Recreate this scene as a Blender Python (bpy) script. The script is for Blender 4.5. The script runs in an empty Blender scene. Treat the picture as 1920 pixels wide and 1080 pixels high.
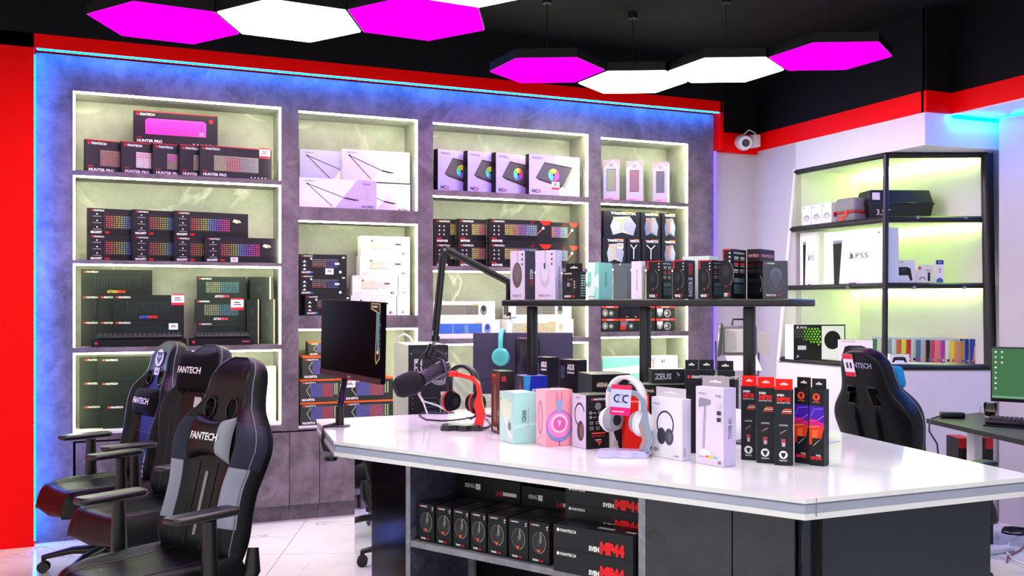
import bpy, math, random
from math import sin, cos, pi, radians, sqrt
from mathutils import Vector, Matrix
random.seed(7)
S = bpy.context.scene
COL = S.collection

# ------------------------------------------------------------------ camera
F_PX, CX, CY, HC = 1795.0, 960.0, 572.0, 1.4
CAMX, CAMY = 0.289, -6.27
YAW = radians(22.95)
RX, RY = cos(YAW), -sin(YAW)          # camera right in plan
FX, FY = sin(YAW), cos(YAW)           # camera forward in plan
cd = bpy.data.cameras.new('camera'); cam = bpy.data.objects.new('camera', cd); COL.objects.link(cam)
cam.location = (CAMX, CAMY, HC); cam.rotation_euler = (pi/2, 0, -YAW)
cd.sensor_width = 36; cd.lens = 36*F_PX/1920; cd.shift_y = (CY-540)/1920; cd.clip_start = .05
S.camera = cam
# ------------------------------------------------------------------ world + exposure
W = bpy.data.worlds.new('world'); S.world = W; W.use_nodes = True
W.node_tree.nodes['Background'].inputs[0].default_value = (1, .98, .95, 1)
W.node_tree.nodes['Background'].inputs[1].default_value = .85
S.view_settings.view_transform = 'Standard'; S.view_settings.look = 'None'
S.view_settings.exposure = 0.6; S.view_settings.gamma = 1; S.view_settings.use_curve_mapping = False
S.cycles.max_bounces = 8; S.cycles.caustics_reflective = False; S.cycles.caustics_refractive = False
S.cycles.sample_clamp_indirect = 6

E_WHITE, E_MAG, E_LED, E_BLUE, E_CASE = 11.0, 5.5, 36.0, 75.0, 18.0

# ------------------------------------------------------------------ measuring helpers (plan geometry)
def cc(X, Y):
    dx, dy = X-CAMX, Y-CAMY
    return dx*RX+dy*RY, dx*FX+dy*FY
def wd(xc, zc): return (CAMX+xc*RX+zc*FX, CAMY+xc*RY+zc*FY)
def onz(px, py, z):
    d = (HC-z)*F_PX/(py-CY); return wd((px-CX)/F_PX*d, d)
def at(px, py, d):
    x, y = wd((px-CX)/F_PX*d, d); return Vector((x, y, HC-(py-CY)/F_PX*d))
def onY(px, Y):
    r = (px-CX)/F_PX; dx, dy = FX+r*RX, FY+r*RY
    t = (Y-CAMY)/dy; return CAMX+dx*t
def zat(py, X, Y): return HC-(py-CY)/F_PX*cc(X, Y)[1]
def reach(K, e, px):
    r = (px-CX)/F_PX; kx, kz = cc(K[0], K[1]); ex = e[0]*RX+e[1]*RY; ez = e[0]*FX+e[1]*FY
    return (r*kz-kx)/(ex-r*ez)
def online(px, P, e):
    s = reach(P, e, px); return (P[0]+s*e[0], P[1]+s*e[1])

# ------------------------------------------------------------------ colour + materials
def L(h):
    if not isinstance(h, str): return tuple(h)+(1,) if len(h) == 3 else tuple(h)
    h = h.lstrip('#'); o = []
    if len(h) == 3: h = ''.join(c*2 for c in h)
    for i in (0, 2, 4):
        c = int(h[i:i+2], 16)/255
        o.append(c/12.92 if c <= .04045 else ((c+.055)/1.055)**2.4)
    return tuple(o)+(1,)
def newmat(n):
    m = bpy.data.materials.new(n); m.use_nodes = True
    return m, m.node_tree, m.node_tree.nodes['Principled BSDF']
def simple(n, col, rough=.5, metal=0, spec=.5, coat=0, bump=0, bscale=200, noise=0, nscale=8):
    m, t, b = newmat(n); N, K = t.nodes, t.links
    b.inputs['Base Color'].default_value = L(col); b.inputs['Roughness'].default_value = rough
    b.inputs['Metallic'].default_value = metal; b.inputs['Specular IOR Level'].default_value = spec
    b.inputs['Coat Weight'].default_value = coat
    tc = N.new('ShaderNodeTexCoord')
    if noise:
        nz = N.new('ShaderNodeTexNoise'); nz.inputs['Scale'].default_value = nscale; nz.inputs['Detail'].default_value = 6
        K.new(tc.outputs['Object'], nz.inputs['Vector'])
        rp = N.new('ShaderNodeValToRGB'); c = L(col)
        rp.color_ramp.elements[0].position = .3; rp.color_ramp.elements[1].position = .7
        rp.color_ramp.elements[0].color = tuple(x*(1-noise) for x in c[:3])+(1,)
        rp.color_ramp.elements[1].color = tuple(min(1, x*(1+noise)) for x in c[:3])+(1,)
        K.new(nz.outputs[0], rp.inputs[0]); K.new(rp.outputs[0], b.inputs['Base Color'])
    if bump:
        nz = N.new('ShaderNodeTexNoise'); nz.inputs['Scale'].default_value = bscale
        K.new(tc.outputs['Object'], nz.inputs['Vector'])
        bp = N.new('ShaderNodeBump'); bp.inputs['Strength'].default_value = bump; bp.inputs['Distance'].default_value = .002
        K.new(nz.outputs[0], bp.inputs['Height']); K.new(bp.outputs[0], b.inputs['Normal'])
    return m
def attr(n, rough, spec=.5, bump=0, coat=0):
    m = simple(n, (1, 1, 1), rough, spec=spec, bump=bump, coat=coat); t = m.node_tree
    a = t.nodes.new('ShaderNodeAttribute'); a.attribute_name = 'Col'
    nz = t.nodes.new('ShaderNodeTexNoise'); nz.inputs['Scale'].default_value = 40
    mp = t.nodes.new('ShaderNodeMapRange'); mp.inputs[3].default_value = rough*.85; mp.inputs[4].default_value = rough*1.15
    t.links.new(nz.outputs[0], mp.inputs[0]); t.links.new(mp.outputs[0], t.nodes['Principled BSDF'].inputs['Roughness'])
    t.links.new(a.outputs['Color'], t.nodes['Principled BSDF'].inputs['Base Color'])
    return m
def emit(n, col, st):
    m = bpy.data.materials.new(n); m.use_nodes = True; t = m.node_tree; t.nodes.clear()
    e = t.nodes.new('ShaderNodeEmission'); e.inputs[0].default_value = L(col); e.inputs[1].default_value = st
    o = t.nodes.new('ShaderNodeOutputMaterial'); t.links.new(e.outputs[0], o.inputs[0]); return m
def stone(n, c0, c1, vein, scale=3, vs=1.3, rough=.45, va=.6, vw=.03, tile=None, bright=0, warp=1.2):
    m, t, b = newmat(n); N, K = t.nodes, t.links
    tc = N.new('ShaderNodeTexCoord')
    n1 = N.new('ShaderNodeTexNoise'); n1.inputs['Scale'].default_value = scale; n1.inputs['Detail'].default_value = 12; n1.inputs['Roughness'].default_value = .72
    K.new(tc.outputs['Object'], n1.inputs['Vector'])
    r1 = N.new('ShaderNodeValToRGB'); r1.color_ramp.elements[0].position = .33; r1.color_ramp.elements[1].position = .68
    r1.color_ramp.elements[0].color = L(c0); r1.color_ramp.elements[1].color = L(c1)
    K.new(n1.outputs[0], r1.inputs[0])
    n2 = N.new('ShaderNodeTexNoise'); n2.inputs['Scale'].default_value = vs; n2.inputs['Detail'].default_value = 5; n2.inputs['Distortion'].default_value = warp
    K.new(tc.outputs['Object'], n2.inputs['Vector'])
    s = N.new('ShaderNodeMath'); s.operation = 'SUBTRACT'; s.inputs[1].default_value = .5; K.new(n2.outputs[0], s.inputs[0])
    a = N.new('ShaderNodeMath'); a.operation = 'ABSOLUTE'; K.new(s.outputs[0], a.inputs[0])
    mr = N.new('ShaderNodeMapRange'); mr.inputs[1].default_value = 0; mr.inputs[2].default_value = vw; mr.inputs[3].default_value = va; mr.inputs[4].default_value = 0
    K.new(a.outputs[0], mr.inputs[0])
    n3 = N.new('ShaderNodeTexNoise'); n3.inputs['Scale'].default_value = 2.3; K.new(tc.outputs['Object'], n3.inputs['Vector'])
    m3 = N.new('ShaderNodeMapRange'); m3.inputs[1].default_value = .45; m3.inputs[2].default_value = .62; K.new(n3.outputs[0], m3.inputs[0])
    mu = N.new('ShaderNodeMath'); mu.operation = 'MULTIPLY'; K.new(mr.outputs[0], mu.inputs[0]); K.new(m3.outputs[0], mu.inputs[1])
    mx = N.new('ShaderNodeMix'); mx.data_type = 'RGBA'; K.new(mu.outputs[0], mx.inputs[0]); K.new(r1.outputs[0], mx.inputs[6]); mx.inputs[7].default_value = L(vein)
    out = mx.outputs[2]
    if tile:
        mpg = N.new('ShaderNodeMapping'); mpg.inputs['Rotation'].default_value = (0, 0, tile[2]); mpg.inputs['Location'].default_value = (tile[3], tile[4], 0)
        K.new(tc.outputs['Object'], mpg.inputs[0])
        br = N.new('ShaderNodeTexBrick'); br.offset = 0; br.inputs['Scale'].default_value = 1; br.inputs['Mortar Size'].default_value = .0022
        br.inputs['Brick Width'].default_value = tile[0]; br.inputs['Row Height'].default_value = tile[1]
        K.new(mpg.outputs[0], br.inputs['Vector'])
        m2 = N.new('ShaderNodeMix'); m2.data_type = 'RGBA'; K.new(br.outputs['Fac'], m2.inputs[0]); K.new(out, m2.inputs[6]); m2.inputs[7].default_value = L('#9a958c')
        out = m2.outputs[2]
    K.new(out, b.inputs['Base Color']); b.inputs['Roughness'].default_value = rough
    return m
M = {}
M['card'] = attr('printed_card', .42, .25)
M['gloss'] = attr('glossy_print', .22, .5)
M['plas'] = attr('moulded_plastic', .38, .5)
M['leather'] = attr('stitched_leather', .42, .22, bump=.25)
M['cloth'] = attr('woven_cloth', .85, .2, bump=.4)
M['rubber'] = simple('black_foam', '#0b0a16', .9, bump=.5, bscale=400)
M['screenoff'] = simple('dark_screen', '#050507', .5, spec=.03, noise=.1)
M['metal'] = simple('brushed_metal', '#8a8a90', .3, metal=.9, noise=.1)
M['blackmetal'] = simple('black_metal', '#08080b', .38, spec=.5, noise=.15)
M['stone'] = stone('grey_slate_panel', '#453c42', '#857982', '#a89ca6', 5, 1.2, .5, .3)  # grey slate, with the purple of the magenta lamps tinted into its colour
M['stoneback'] = stone('lit_veined_slate_back', '#8a8a84', '#aeaea8', '#eeeee4', 2.2, 1.0, .5, .7, .02)  # same slate as the panels, LED light put into a lighter colour
M['floor'] = stone('white_marble_tile', '#dcdcd6', '#f2f2ec', '#8d8a88', 1.0, 1.1, .12, .7, .010, tile=(.8, .8, radians(20), .2, .35))
M['top'] = stone('white_quartz_top', '#e6e6ea', '#f4f4f6', '#dcdce6', 1.2, 1, .10, .3)
M['edge'] = simple('lilac_laminate_edge', '#a9aec6', .3, noise=.05)
M['dark'] = stone('black_marble_panel', '#23262d', '#343842', '#15171c', 3, 1.0, .1, .8, .008)
M['speck'] = stone('speckled_grey_laminate', '#25283a', '#4e5268', '#7c8094', 22, 14, .45, .6, .05)
M['shelfedge'] = stone('grey_laminate_board', '#6d6d78', '#9a9aa6', '#b9b9c2', 9, 6, .4, .4)
M['red'] = simple('red_wall_paint', (1, .0, .0), .5, spec=.12, noise=.02)
M['black'] = simple('black_ceiling_paint', '#07080e', .7, spec=.2, noise=.25, nscale=3)
M['gwall'] = simple('pale_grey_wall', '#c2c0c4', .45, noise=.02)
M['white'] = simple('white_panel_paint', '#e3e1e6', .4, noise=.02)
M['gold'] = simple('gold_trim', '#b98a42', .3, metal=.8, noise=.1)
M['smoke'] = None
m, t, b = newmat('smoked_glass'); b.inputs['Base Color'].default_value = L('#6f6f76'); b.inputs['Transmission Weight'].default_value = 1; b.inputs['Roughness'].default_value = .02; b.inputs['IOR'].default_value = 1.1; M['smoke'] = m
m, t, b = newmat('clear_glass'); b.inputs['Transmission Weight'].default_value = 1; b.inputs['Roughness'].default_value = .01; b.inputs['IOR'].default_value = 1.15; M['glass'] = m
M['ewhite'] = emit('hex_lamp_white', (1, 1, .98), E_WHITE)
M['emag'] = emit('hex_lamp_magenta', (1, .0, .88), E_MAG)
M['eled'] = emit('shelf_led', (.92, 1, .58), E_LED)
M['eblue'] = emit('blue_led', (.0, .17, 1), E_BLUE)
M['ecase'] = emit('case_led', (.66, 1, .22), E_CASE)
M['epurple'] = emit('purple_led', (.15, .08, 1), 2)

# ------------------------------------------------------------------ mesh builder
class MB:
    def __init__(s): s.v = []; s.f = []; s.c = []; s.m = []; s.x = Matrix.Identity(4); s.col = (.5, .5, .5, 1); s.slot = 0; s.sm = []; s.smooth = False
    def tr(s, mat): s.x = mat; return s
    def add(s, vs, fs, col=None, slot=None, smooth=None):
        o = len(s.v); X = s.x
        s.v += [X @ Vector(p) for p in vs]
        c = L(col) if col is not None else s.col
        for f in fs:
            s.f.append([i+o for i in f]); s.c.append(c); s.m.append(s.slot if slot is None else slot); s.sm.append(s.smooth if smooth is None else smooth)
        return s
    def box(s, a, b, col=None, slot=None):
        (x0, y0, z0), (x1, y1, z1) = a, b
        vs = [(x0,y0,z0),(x1,y0,z0),(x1,y1,z0),(x0,y1,z0),(x0,y0,z1),(x1,y0,z1),(x1,y1,z1),(x0,y1,z1)]
        return s.add(vs, [(0,3,2,1),(4,5,6,7),(0,1,5,4),(1,2,6,5),(2,3,7,6),(3,0,4,7)], col, slot)
    def rbox(s, a, b, r, col=None, slot=None, seg=3):
        # rounded box: profile rounded in x/y plan, bevelled top and bottom
        (x0, y0, z0), (x1, y1, z1) = a, b; r = min(r, (x1-x0)/2*.98, (y1-y0)/2*.98); q = min(r, (z1-z0)/2*.95)
        def ring(ins, z):
            rr = max(r-ins, r*.15); o = []
            for (cx, cy, a0) in ((x1-r, y1-r, 0), (x0+r, y1-r, 90), (x0+r, y0+r, 180), (x1-r, y0+r, 270)):
                for k in range(seg+1):
                    t = radians(a0+90*k/seg); o.append((cx+rr*cos(t), cy+rr*sin(t), z))
            return o
        lv = []
        for k in range(seg+1):
            t = pi/2*k/seg; lv.append(ring(q*(1-sin(t)), z0+q*(1-cos(t))))
        for k in range(seg+1):
            t = pi/2*k/seg; lv.append(ring(q*(1-cos(t)), z1-q*(1-sin(t))))
        return s.loft(lv, col, slot)
    def loft(s, rings, col=None, slot=None, cap=True, smooth=True):
        n = len(rings[0]); vs = [p for r in rings for p in r]; fs = []
        for i in range(len(rings)-1):
            for j in range(n):
                k = (j+1) % n; fs.append((i*n+j, i*n+k, (i+1)*n+k, (i+1)*n+j))
        s.add(vs, fs, col, slot, smooth)
        if cap: s.add(rings[0], [tuple(reversed(range(n)))], col, slot, False); s.add(rings[-1], [tuple(range(n))], col, slot, False)
        return s
    def tube(s, pts, r, n=10, col=None, slot=None, flat=1.0, cap=True):
        pts = [Vector(p) for p in pts]; rings = []; up = None
        rs = r if isinstance(r, (list, tuple)) else [r]*len(pts)
        for i, p in enumerate(pts):
            d = (pts[min(i+1, len(pts)-1)]-pts[max(i-1, 0)]).normalized()
            if up is None: up = Vector((0, 0, 1)) if abs(d.z) < .9 else Vector((1, 0, 0))
            a = d.cross(up)
            a = a.normalized() if a.length > 1e-6 else Vector((1, 0, 0))
            bb = a.cross(d).normalized(); up = bb
            rings.append([p+a*rs[i]*cos(2*pi*k/n)+bb*rs[i]*flat*sin(2*pi*k/n) for k in range(n)])
        return s.loft(rings, col, slot, cap)
    def cyl(s, c, axis, r, h, n=20, col=None, slot=None, r2=None):
        c = Vector(c); a = Vector(axis).normalized()
        return s.tube([c, c+a*h], [r, r if r2 is None else r2], n, col, slot)
    def disc(s, c, nrm, r, col=None, n=24, ry=None, slot=None):
        c = Vector(c); a = Vector(nrm).normalized(); u = Vector((0, 0, 1)).cross(a)
        u = u.normalized() if u.length > 1e-5 else Vector((1, 0, 0)); w = a.cross(u); ry = ry or r
        return s.add([c+u*r*cos(2*pi*k/n)+w*ry*sin(2*pi*k/n) for k in range(n)], [tuple(range(n))], col, slot)
    def prism(s, poly, z0, z1, col=None, slot=None, side=None):
        n = len(poly)
        s.add([(x, y, z0) for x, y in poly]+[(x, y, z1) for x, y in poly], [tuple(reversed(range(n))), tuple(range(n, 2*n))], col, slot)
        return s.add([(x, y, z0) for x, y in poly]+[(x, y, z1) for x, y in poly], [(i, (i+1) % n, n+(i+1) % n, n+i) for i in range(n)], col, slot if side is None else side)
    def shell(s, Fg, Bg, colf=None, skip=(), slotf=None):
        R, C = len(Fg), len(Fg[0]); vs = [p for r in Fg for p in r]+[p for r in Bg for p in r]; o = R*C
        q = lambda r, c: r*C+c
        for r in range(R-1):
            for c in range(C-1):
                col = colf(r, c) if colf else None
                if (r, c) in skip:
                    continue
                s.addraw(vs, (q(r,c), q(r,c+1), q(r+1,c+1), q(r+1,c)), col); s.addraw(vs, (o+q(r,c), o+q(r+1,c), o+q(r+1,c+1), o+q(r,c+1)), s.col)
        for r in range(R-1):
            s.addraw(vs, (q(r,0), q(r+1,0), o+q(r+1,0), o+q(r,0)), s.col); s.addraw(vs, (q(r,C-1), o+q(r,C-1), o+q(r+1,C-1), q(r+1,C-1)), s.col)
        for c in range(C-1):
            s.addraw(vs, (q(0,c), o+q(0,c), o+q(0,c+1), q(0,c+1)), s.col); s.addraw(vs, (q(R-1,c), q(R-1,c+1), o+q(R-1,c+1), o+q(R-1,c)), s.col)
        for (r, c) in skip:
            for (dr, dc, e) in ((0,-1,((r,c),(r+1,c))), (0,1,((r+1,c+1),(r,c+1))), (-1,0,((r,c+1),(r,c))), (1,0,((r+1,c),(r+1,c+1)))):
                if (r+dr, c+dc) not in skip:
                    a, b2 = e; s.addraw(vs, (q(*a), q(*b2), o+q(*b2), o+q(*a)), s.col)
        s.flushraw(vs); return s
    def addraw(s, vs, f, col):
        if not hasattr(s, 'raw'): s.raw = []
        s.raw.append((f, L(col) if col is not None else s.col))
    def flushraw(s, vs):
        o = len(s.v); s.v += [s.x @ Vector(p) for p in vs]
        for f, c in s.raw: s.f.append([i+o for i in f]); s.c.append(c); s.m.append(s.slot); s.sm.append(True)
        s.raw = []
    def text(s, st, O, U, V, h, col, anchor='l', bold=.0, mapf=None, wide=1.0):
        vs, fs, w = glyphs(st, bold); O, U, V = Vector(O), Vector(U), Vector(V)
        off = {'l': 0, 'c': -w/2, 'r': -w}[anchor]
        pts = [O+U*((x+off)*h*wide)+V*(y*h) for x, y in vs]
        if mapf: pts = [mapf(p) for p in pts]
        return s.add(pts, fs, col)
    def build(s, name, mats, parent=None, loc=(0, 0, 0), rz=0, sub=0, bevel=0):
        me = bpy.data.meshes.new(name); me.from_pydata([tuple(p) for p in s.v], [], s.f)
        if not isinstance(mats, (list, tuple)): mats = [mats]
        for mm in mats: me.materials.append(mm)
        me.polygons.foreach_set('material_index', s.m); me.polygons.foreach_set('use_smooth', s.sm)
        ca = me.color_attributes.new('Col', 'FLOAT_COLOR', 'CORNER'); buf = []
        for f, c in zip(s.f, s.c): buf += list(c)*len(f)
        ca.data.foreach_set('color', buf); me.update()
        o = bpy.data.objects.new(name, me); COL.objects.link(o); o.location = loc; o.rotation_euler = (0, 0, rz)
        if parent: o.parent = parent
        if bevel:
            bm = o.modifiers.new('bevel', 'BEVEL'); bm.width = bevel; bm.segments = 2; bm.limit_method = 'ANGLE'
        if sub:
            sm = o.modifiers.new('sub', 'SUBSURF'); sm.levels = sub; sm.render_levels = sub
        return o
_G = {}
def glyphs(st, bold):
    k = (st, bold)
    if k not in _G:
        cu = bpy.data.curves.new('lettering', 'FONT'); cu.body = st; cu.size = 1; cu.offset = bold; cu.resolution_u = 2
        ob = bpy.data.objects.new('lettering', cu); me = bpy.data.meshes.new_from_object(ob)
        vs = [(v.co.x/.72, v.co.y/.72) for v in me.vertices]; fs = [tuple(p.vertices) for p in me.polygons]
        w = max([x for x, y in vs] or [0]); _G[k] = (vs, fs, w)
        bpy.data.objects.remove(ob); bpy.data.curves.remove(cu); bpy.data.meshes.remove(me)
    return _G[k]
class Face:
    STEP = .00025
    def __init__(s, mb, O, U, V, w, h): s.mb, s.O, s.U, s.V, s.w, s.h = mb, Vector(O), Vector(U), Vector(V), w, h; s.N = s.U.cross(s.V); s.k = 1
    def p(s, u, v, k): return s.O+s.U*(u*s.w)+s.V*(v*s.h)+s.N*(s.STEP*k)
    def poly(s, pts, col):
        s.k += 1; s.mb.add([s.p(u, v, s.k) for u, v in pts], [tuple(range(len(pts)))], col); return s
    def rect(s, u0, v0, u1, v1, col): return s.poly([(u0,v0),(u1,v0),(u1,v1),(u0,v1)], col)
    def ell(s, u, v, r, col, ry=None, n=20):
        ry = ry or r; a = s.h/s.w
        return s.poly([(u+r*a*cos(2*pi*i/n), v+ry*sin(2*pi*i/n)) for i in range(n)], col)
    def ring(s, u, v, r, t, col, n=24, a0=0, a1=360, ry=1.0):
        s.k += 1; a = s.h/s.w; vs = []; 
        for i in range(n+1):
            g = radians(a0+(a1-a0)*i/n)
            for q in (r, r-t): vs.append(s.p(u+q*a*cos(g), v+q*ry*sin(g), s.k))
        s.mb.add(vs, [(2*i, 2*i+2, 2*i+3, 2*i+1) for i in range(n)], col); return s
    def line(s, p, q, t, col):
        s.k += 1; a = s.O+s.U*(p[0]*s.w)+s.V*(p[1]*s.h); b = s.O+s.U*(q[0]*s.w)+s.V*(q[1]*s.h)
        d = (b-a).normalized(); w = s.N.cross(d)*(t*s.h/2); n = s.N*(s.STEP*s.k)
        s.mb.add([a-w+n, b-w+n, b+w+n, a+w+n], [(0,1,2,3)], col); return s
    def text(s, st, u, v, h, col, anchor='l', bold=.02, rot=0, fit=None):
        s.k += 1; U, V = s.U, s.V
        if rot == 90: U, V = s.V, -s.U
        if rot == -90: U, V = -s.V, s.U
        q = s.h if rot == 0 else s.w; w = glyphs(st, bold)[2]*h*q; wide = 1.0
        if fit: wide = fit*(s.w if rot == 0 else s.h)/max(w, 1e-6)
        s.mb.text(st, s.p(u, v, s.k), U, V, h*q, col, anchor, bold, None, wide); return s
    def keys(s, u0, v0, u1, v1, cols, rows, fn, bg='#101014', skew=0):
        if bg: s.poly([(u0-.01, v0-.02), (u1+.01, v0-.02), (u1+.01+skew, v1+.02), (u0-.01+skew, v1+.02)], bg)
        s.k += 1; du, dv = (u1-u0)/cols, (v1-v0)/rows; rnd = random.Random(3)
        for j in range(rows):
            for i in range(cols):
                a, b = u0+du*i, v0+dv*j; f = skew*(b-v0)/(v1-v0); g = skew*(b+dv*.8-v0)/(v1-v0)
                s.mb.add([s.p(a+f, b, s.k), s.p(a+f+du*.66, b, s.k), s.p(a+g+du*.66, b+dv*.62, s.k), s.p(a+g, b+dv*.62, s.k)], [(0,1,2,3)], tuple(q*(.55+.45*rnd.random()) for q in fn((i+.5)/cols, (j+.5)/rows)))
        return s
    def logo(s, u=.04, v=.86, h=.07, col='#ffffff', dot='#e01020'):
        a = s.h/s.w; s.ell(u+h*.6*a, v+h*.5, h*.6, dot or col, n=10)
        return s.text('FANTECH', u+h*1.5*a, v, h, col)

def prop(o, label=None, cat=None, group=None, kind=None):
    if label: o['label'] = label
    if cat: o['category'] = cat
    if group: o['group'] = group
    if kind: o['kind'] = kind
    return o
def empty(name, label, cat, loc=(0, 0, 0), rz=0, group=None):
    o = bpy.data.objects.new(name, None); COL.objects.link(o); o.location = loc; o.rotation_euler = (0, 0, rz); o.empty_display_size = .05
    return prop(o, label, cat, group)
def struct(name, mb, mats): return prop(mb.build(name, mats), kind='structure')
def rainbow(u, v):
    st = [(0,(.5,.05,.1)),(.22,(.45,.25,.1)),(.36,(.4,.5,.12)),(.5,(.2,.35,.6)),(.65,(.2,.12,.6)),(.8,(.5,.08,.5)),(1,(.7,.05,.15))]
    for (a, c), (b, d) in zip(st, st[1:]):
        if u <= b:
            t = (u-a)/(b-a); return tuple(c[i]*(1-t)+d[i]*t for i in range(3))
    return st[-1][1]

# ================================================================== SETTING
Z_CEIL = 3.3
XR = 5.09; XR2 = 5.31; XW = 5.76
m = MB(); m.box((-3.5, -9.5, -.05), (7, .6, 0)); struct('floor', m, M['floor'])
m = MB(); m.box((-3.5, -9.5, Z_CEIL), (7, .6, Z_CEIL+.05)); struct('ceiling', m, M['black'])
# wall_back: one surround of slate panels with the openings of the four bays, above it the red band and the black upper wall
XL, XE = onY(67, 0), onY(1338, 0)
ZT = zat(98, XL, 0)
BAYS = [dict(px=(137, 527), top=170, sh=[(318.5, 328), (486.7, 494), (652, 662)], base=812),
        dict(px=(560, 783), top=207, sh=[(387, 412.5), (592, 617)], base=800),
        dict(px=(812, 1103), top=229, sh=[(355, 366), (498.5, 507), (636, 645.5)], base=779),
        dict(px=(1127, 1290), top=257, sh=[(373, 380.5), (497, 504), (622.5, 632)], base=766)]
for b in BAYS:
    b['x0'], b['x1'] = onY(b['px'][0], 0), onY(b['px'][1], 0)
    g = lambda py: zat(py, b['x0'], 0)
    b['zt'] = g(b['top']); b['z'] = [(g(a), g(c)) for a, c in b['sh']]; b['zb'] = g(b['base'])
ND = .31
m = MB()
xs = [XL]+[q for b in BAYS for q in (b['x0'], b['x1'])]+[XE]
for i in range(0, len(xs), 2):
    m.box((xs[i], 0, 0 if i in (0, 8) else .585), (xs[i+1], .04, 2.70))
for b in BAYS:
    m.box((b['x0'], 0, b['zt']), (b['x1'], .04, 2.70))
m.box((XL, 0, 2.70), (XE, .04, ZT))
for b in BAYS: m.box((b['x0'], .0, max(.586, b['zb']-.05)), (b['x1'], .04, b['zb']-.012))
struct('wall_back', m, M['stone'])
m = MB(); m.box((-3.5, .36, 0), (XR, .4, Z_CEIL)); struct('wall_backing', m, M['black'])
m = MB()
m.box((-3.5, -.08, 0), (XL-.004, .02, ZT+.09)); m.box((-3.5, -.08, ZT+.008), (XE+.03, .02, ZT+.09)); m.box((XE+.005, -.08, 2.61), (XE+.035, .1, ZT+.09))
struct('trim_1', m, M['red'])
m = MB(); m.box((-3.5, -.09, ZT+.09), (XE+.035, .02, Z_CEIL)); m.box((XE+.035, .03, 2.76), (XR+.02, .06, Z_CEIL)); m.box((XR+.0, -1.68, 2.765), (XR+.06, .03, Z_CEIL)); m.box((XR, -1.69, 2.765), (XR2+.06, -1.66, Z_CEIL)); m.box((XR2, -9, 2.765), (XR2+.06, -1.66, Z_CEIL))
struct('wall_upper', m, M['black'])
m = MB(); m.box((XE+.03, .02, 2.605), (XR+.02, .05, 2.76)); m.box((XR-.012, -1.68, 2.63), (XR+.04, .02, 2.765)); m.box((XR-.012, -1.70, 2.63), (XR2+.02, -1.66, 2.765)); m.box((XR2-.012, -9, 2.63), (XR2+.04, -1.68, 2.765))
struct('trim_2', m, M['red'])
m = MB(); m.box((XR2-.01, -9, 2.62), (XW, -1.68, 2.63)); struct('trim_3', m, M['white'])
m = MB(); m.box((XE+.03, .05, 0), (XR+.7, .1, 2.7)); struct('wall_corner', m, M['gwall'])
m = MB(); m.box((XR, -.44, 0), (XR+.05, .05, 2.7)); m.box((XW, -9, 0), (XW+.06, .05, 2.63)); struct('wall_right', m, M['gwall'])
for i, px in enumerate((1885,)):
    r = (px-CX)/F_PX; 
    s_ = reach((XW, 0), (0, 1), px); m = MB(); m.box((XW-.012, s_-.008, 0), (XW+.002, s_+.012, 2.62)); struct('trim_%d' % (4+i), m, M['gold'])
s_ = reach((XR, .05), (1, 0), 1421)
# hidden LED strips that wash the slate surround
m = MB(); m.box((XL-.003, -.068, .03), (XL+.003, -.054, ZT-.03)); m.box((XL+.01, -.068, ZT+.002), (XE, -.054, ZT+.007))
o = m.build('blue_led_strip', M['eblue']); prop(o, 'blue LED strip running round the grey slate surround', 'led strip')
m = MB(); m.box((XE+.0, -.03, .1), (XE+.0045, .0, 2.6)); o = m.build('violet_led_strip', M['epurple']); prop(o, 'violet LED strip down the right edge of the slate surround', 'led strip')
m = MB(); m.box((XR+.2, -1.735, 2.60), (XW-.02, -1.71, 2.618)); m.box((XW-.05, -4.5, 2.60), (XW-.03, -1.8, 2.618))
o = m.build('blue_cove_strip', M['eblue']); prop(o, 'blue LED cove strip under the red band at the right wall', 'led strip')

# ------------------------------------------------------------------ bays
WH = ['leftmost', 'second', 'third', 'rightmost']
NB = ['wide left', 'narrow second', 'wide third', 'narrow right']
for i, b in enumerate(BAYS):
    t = empty('shelf_niche', '%s lit shelf niche of the slate wall with pale LED edges' % NB[i], 'shelves', (b['x0'], 0, 0), group=None)
    X0, X1, w = b['x0'], b['x1'], b['x1']-b['x0']
    m = MB(); m.box((0, ND, b['zb']-.02), (w, ND+.02, b['zt'])); m.build('back_panel', M['stoneback'], t)
    m = MB(); m.box((-.02, .0405, b['zb']-.02), (-.0005, ND, b['zt'])); m.build('side_panel', M['stoneback'], t)
    m = MB(); m.box((w+.0005, .0405, b['zb']-.02), (w+.02, ND, b['zt'])); m.build('side_panel', M['stoneback'], t)
    m = MB(); m.box((-.02, .0405, b['zt']), (w+.02, ND, b['zt']+.02)); m.build('top_panel', M['stoneback'], t)
    m = MB(); m.box((0, .0, b['zb']-.012), (w, ND, b['zb'])); m.build('bottom_board', M['white'], t)
    for (a, c) in b['z']:
        m = MB(); m.box((.001, .002, c), (w-.001, ND, a)); m.build('shelf_board', M['stone'], t)
    tops = [b['zt']]+[c for a, c in b['z']]; bots = [a for a, c in b['z']]+[b['zb']]
    for zt, zb in zip(tops, bots):
        m = MB(); k = .011
        m.box((0, .004, zt-k), (w, .014, zt-.001)); m.box((w-k, .004, zb+.001), (w-.001, .014, zt-k))
        if i == 0: m.box((.001, .004, zb+.001), (k, .014, zt-k))
        m.build('led_strip', M['eled'], t)
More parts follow.
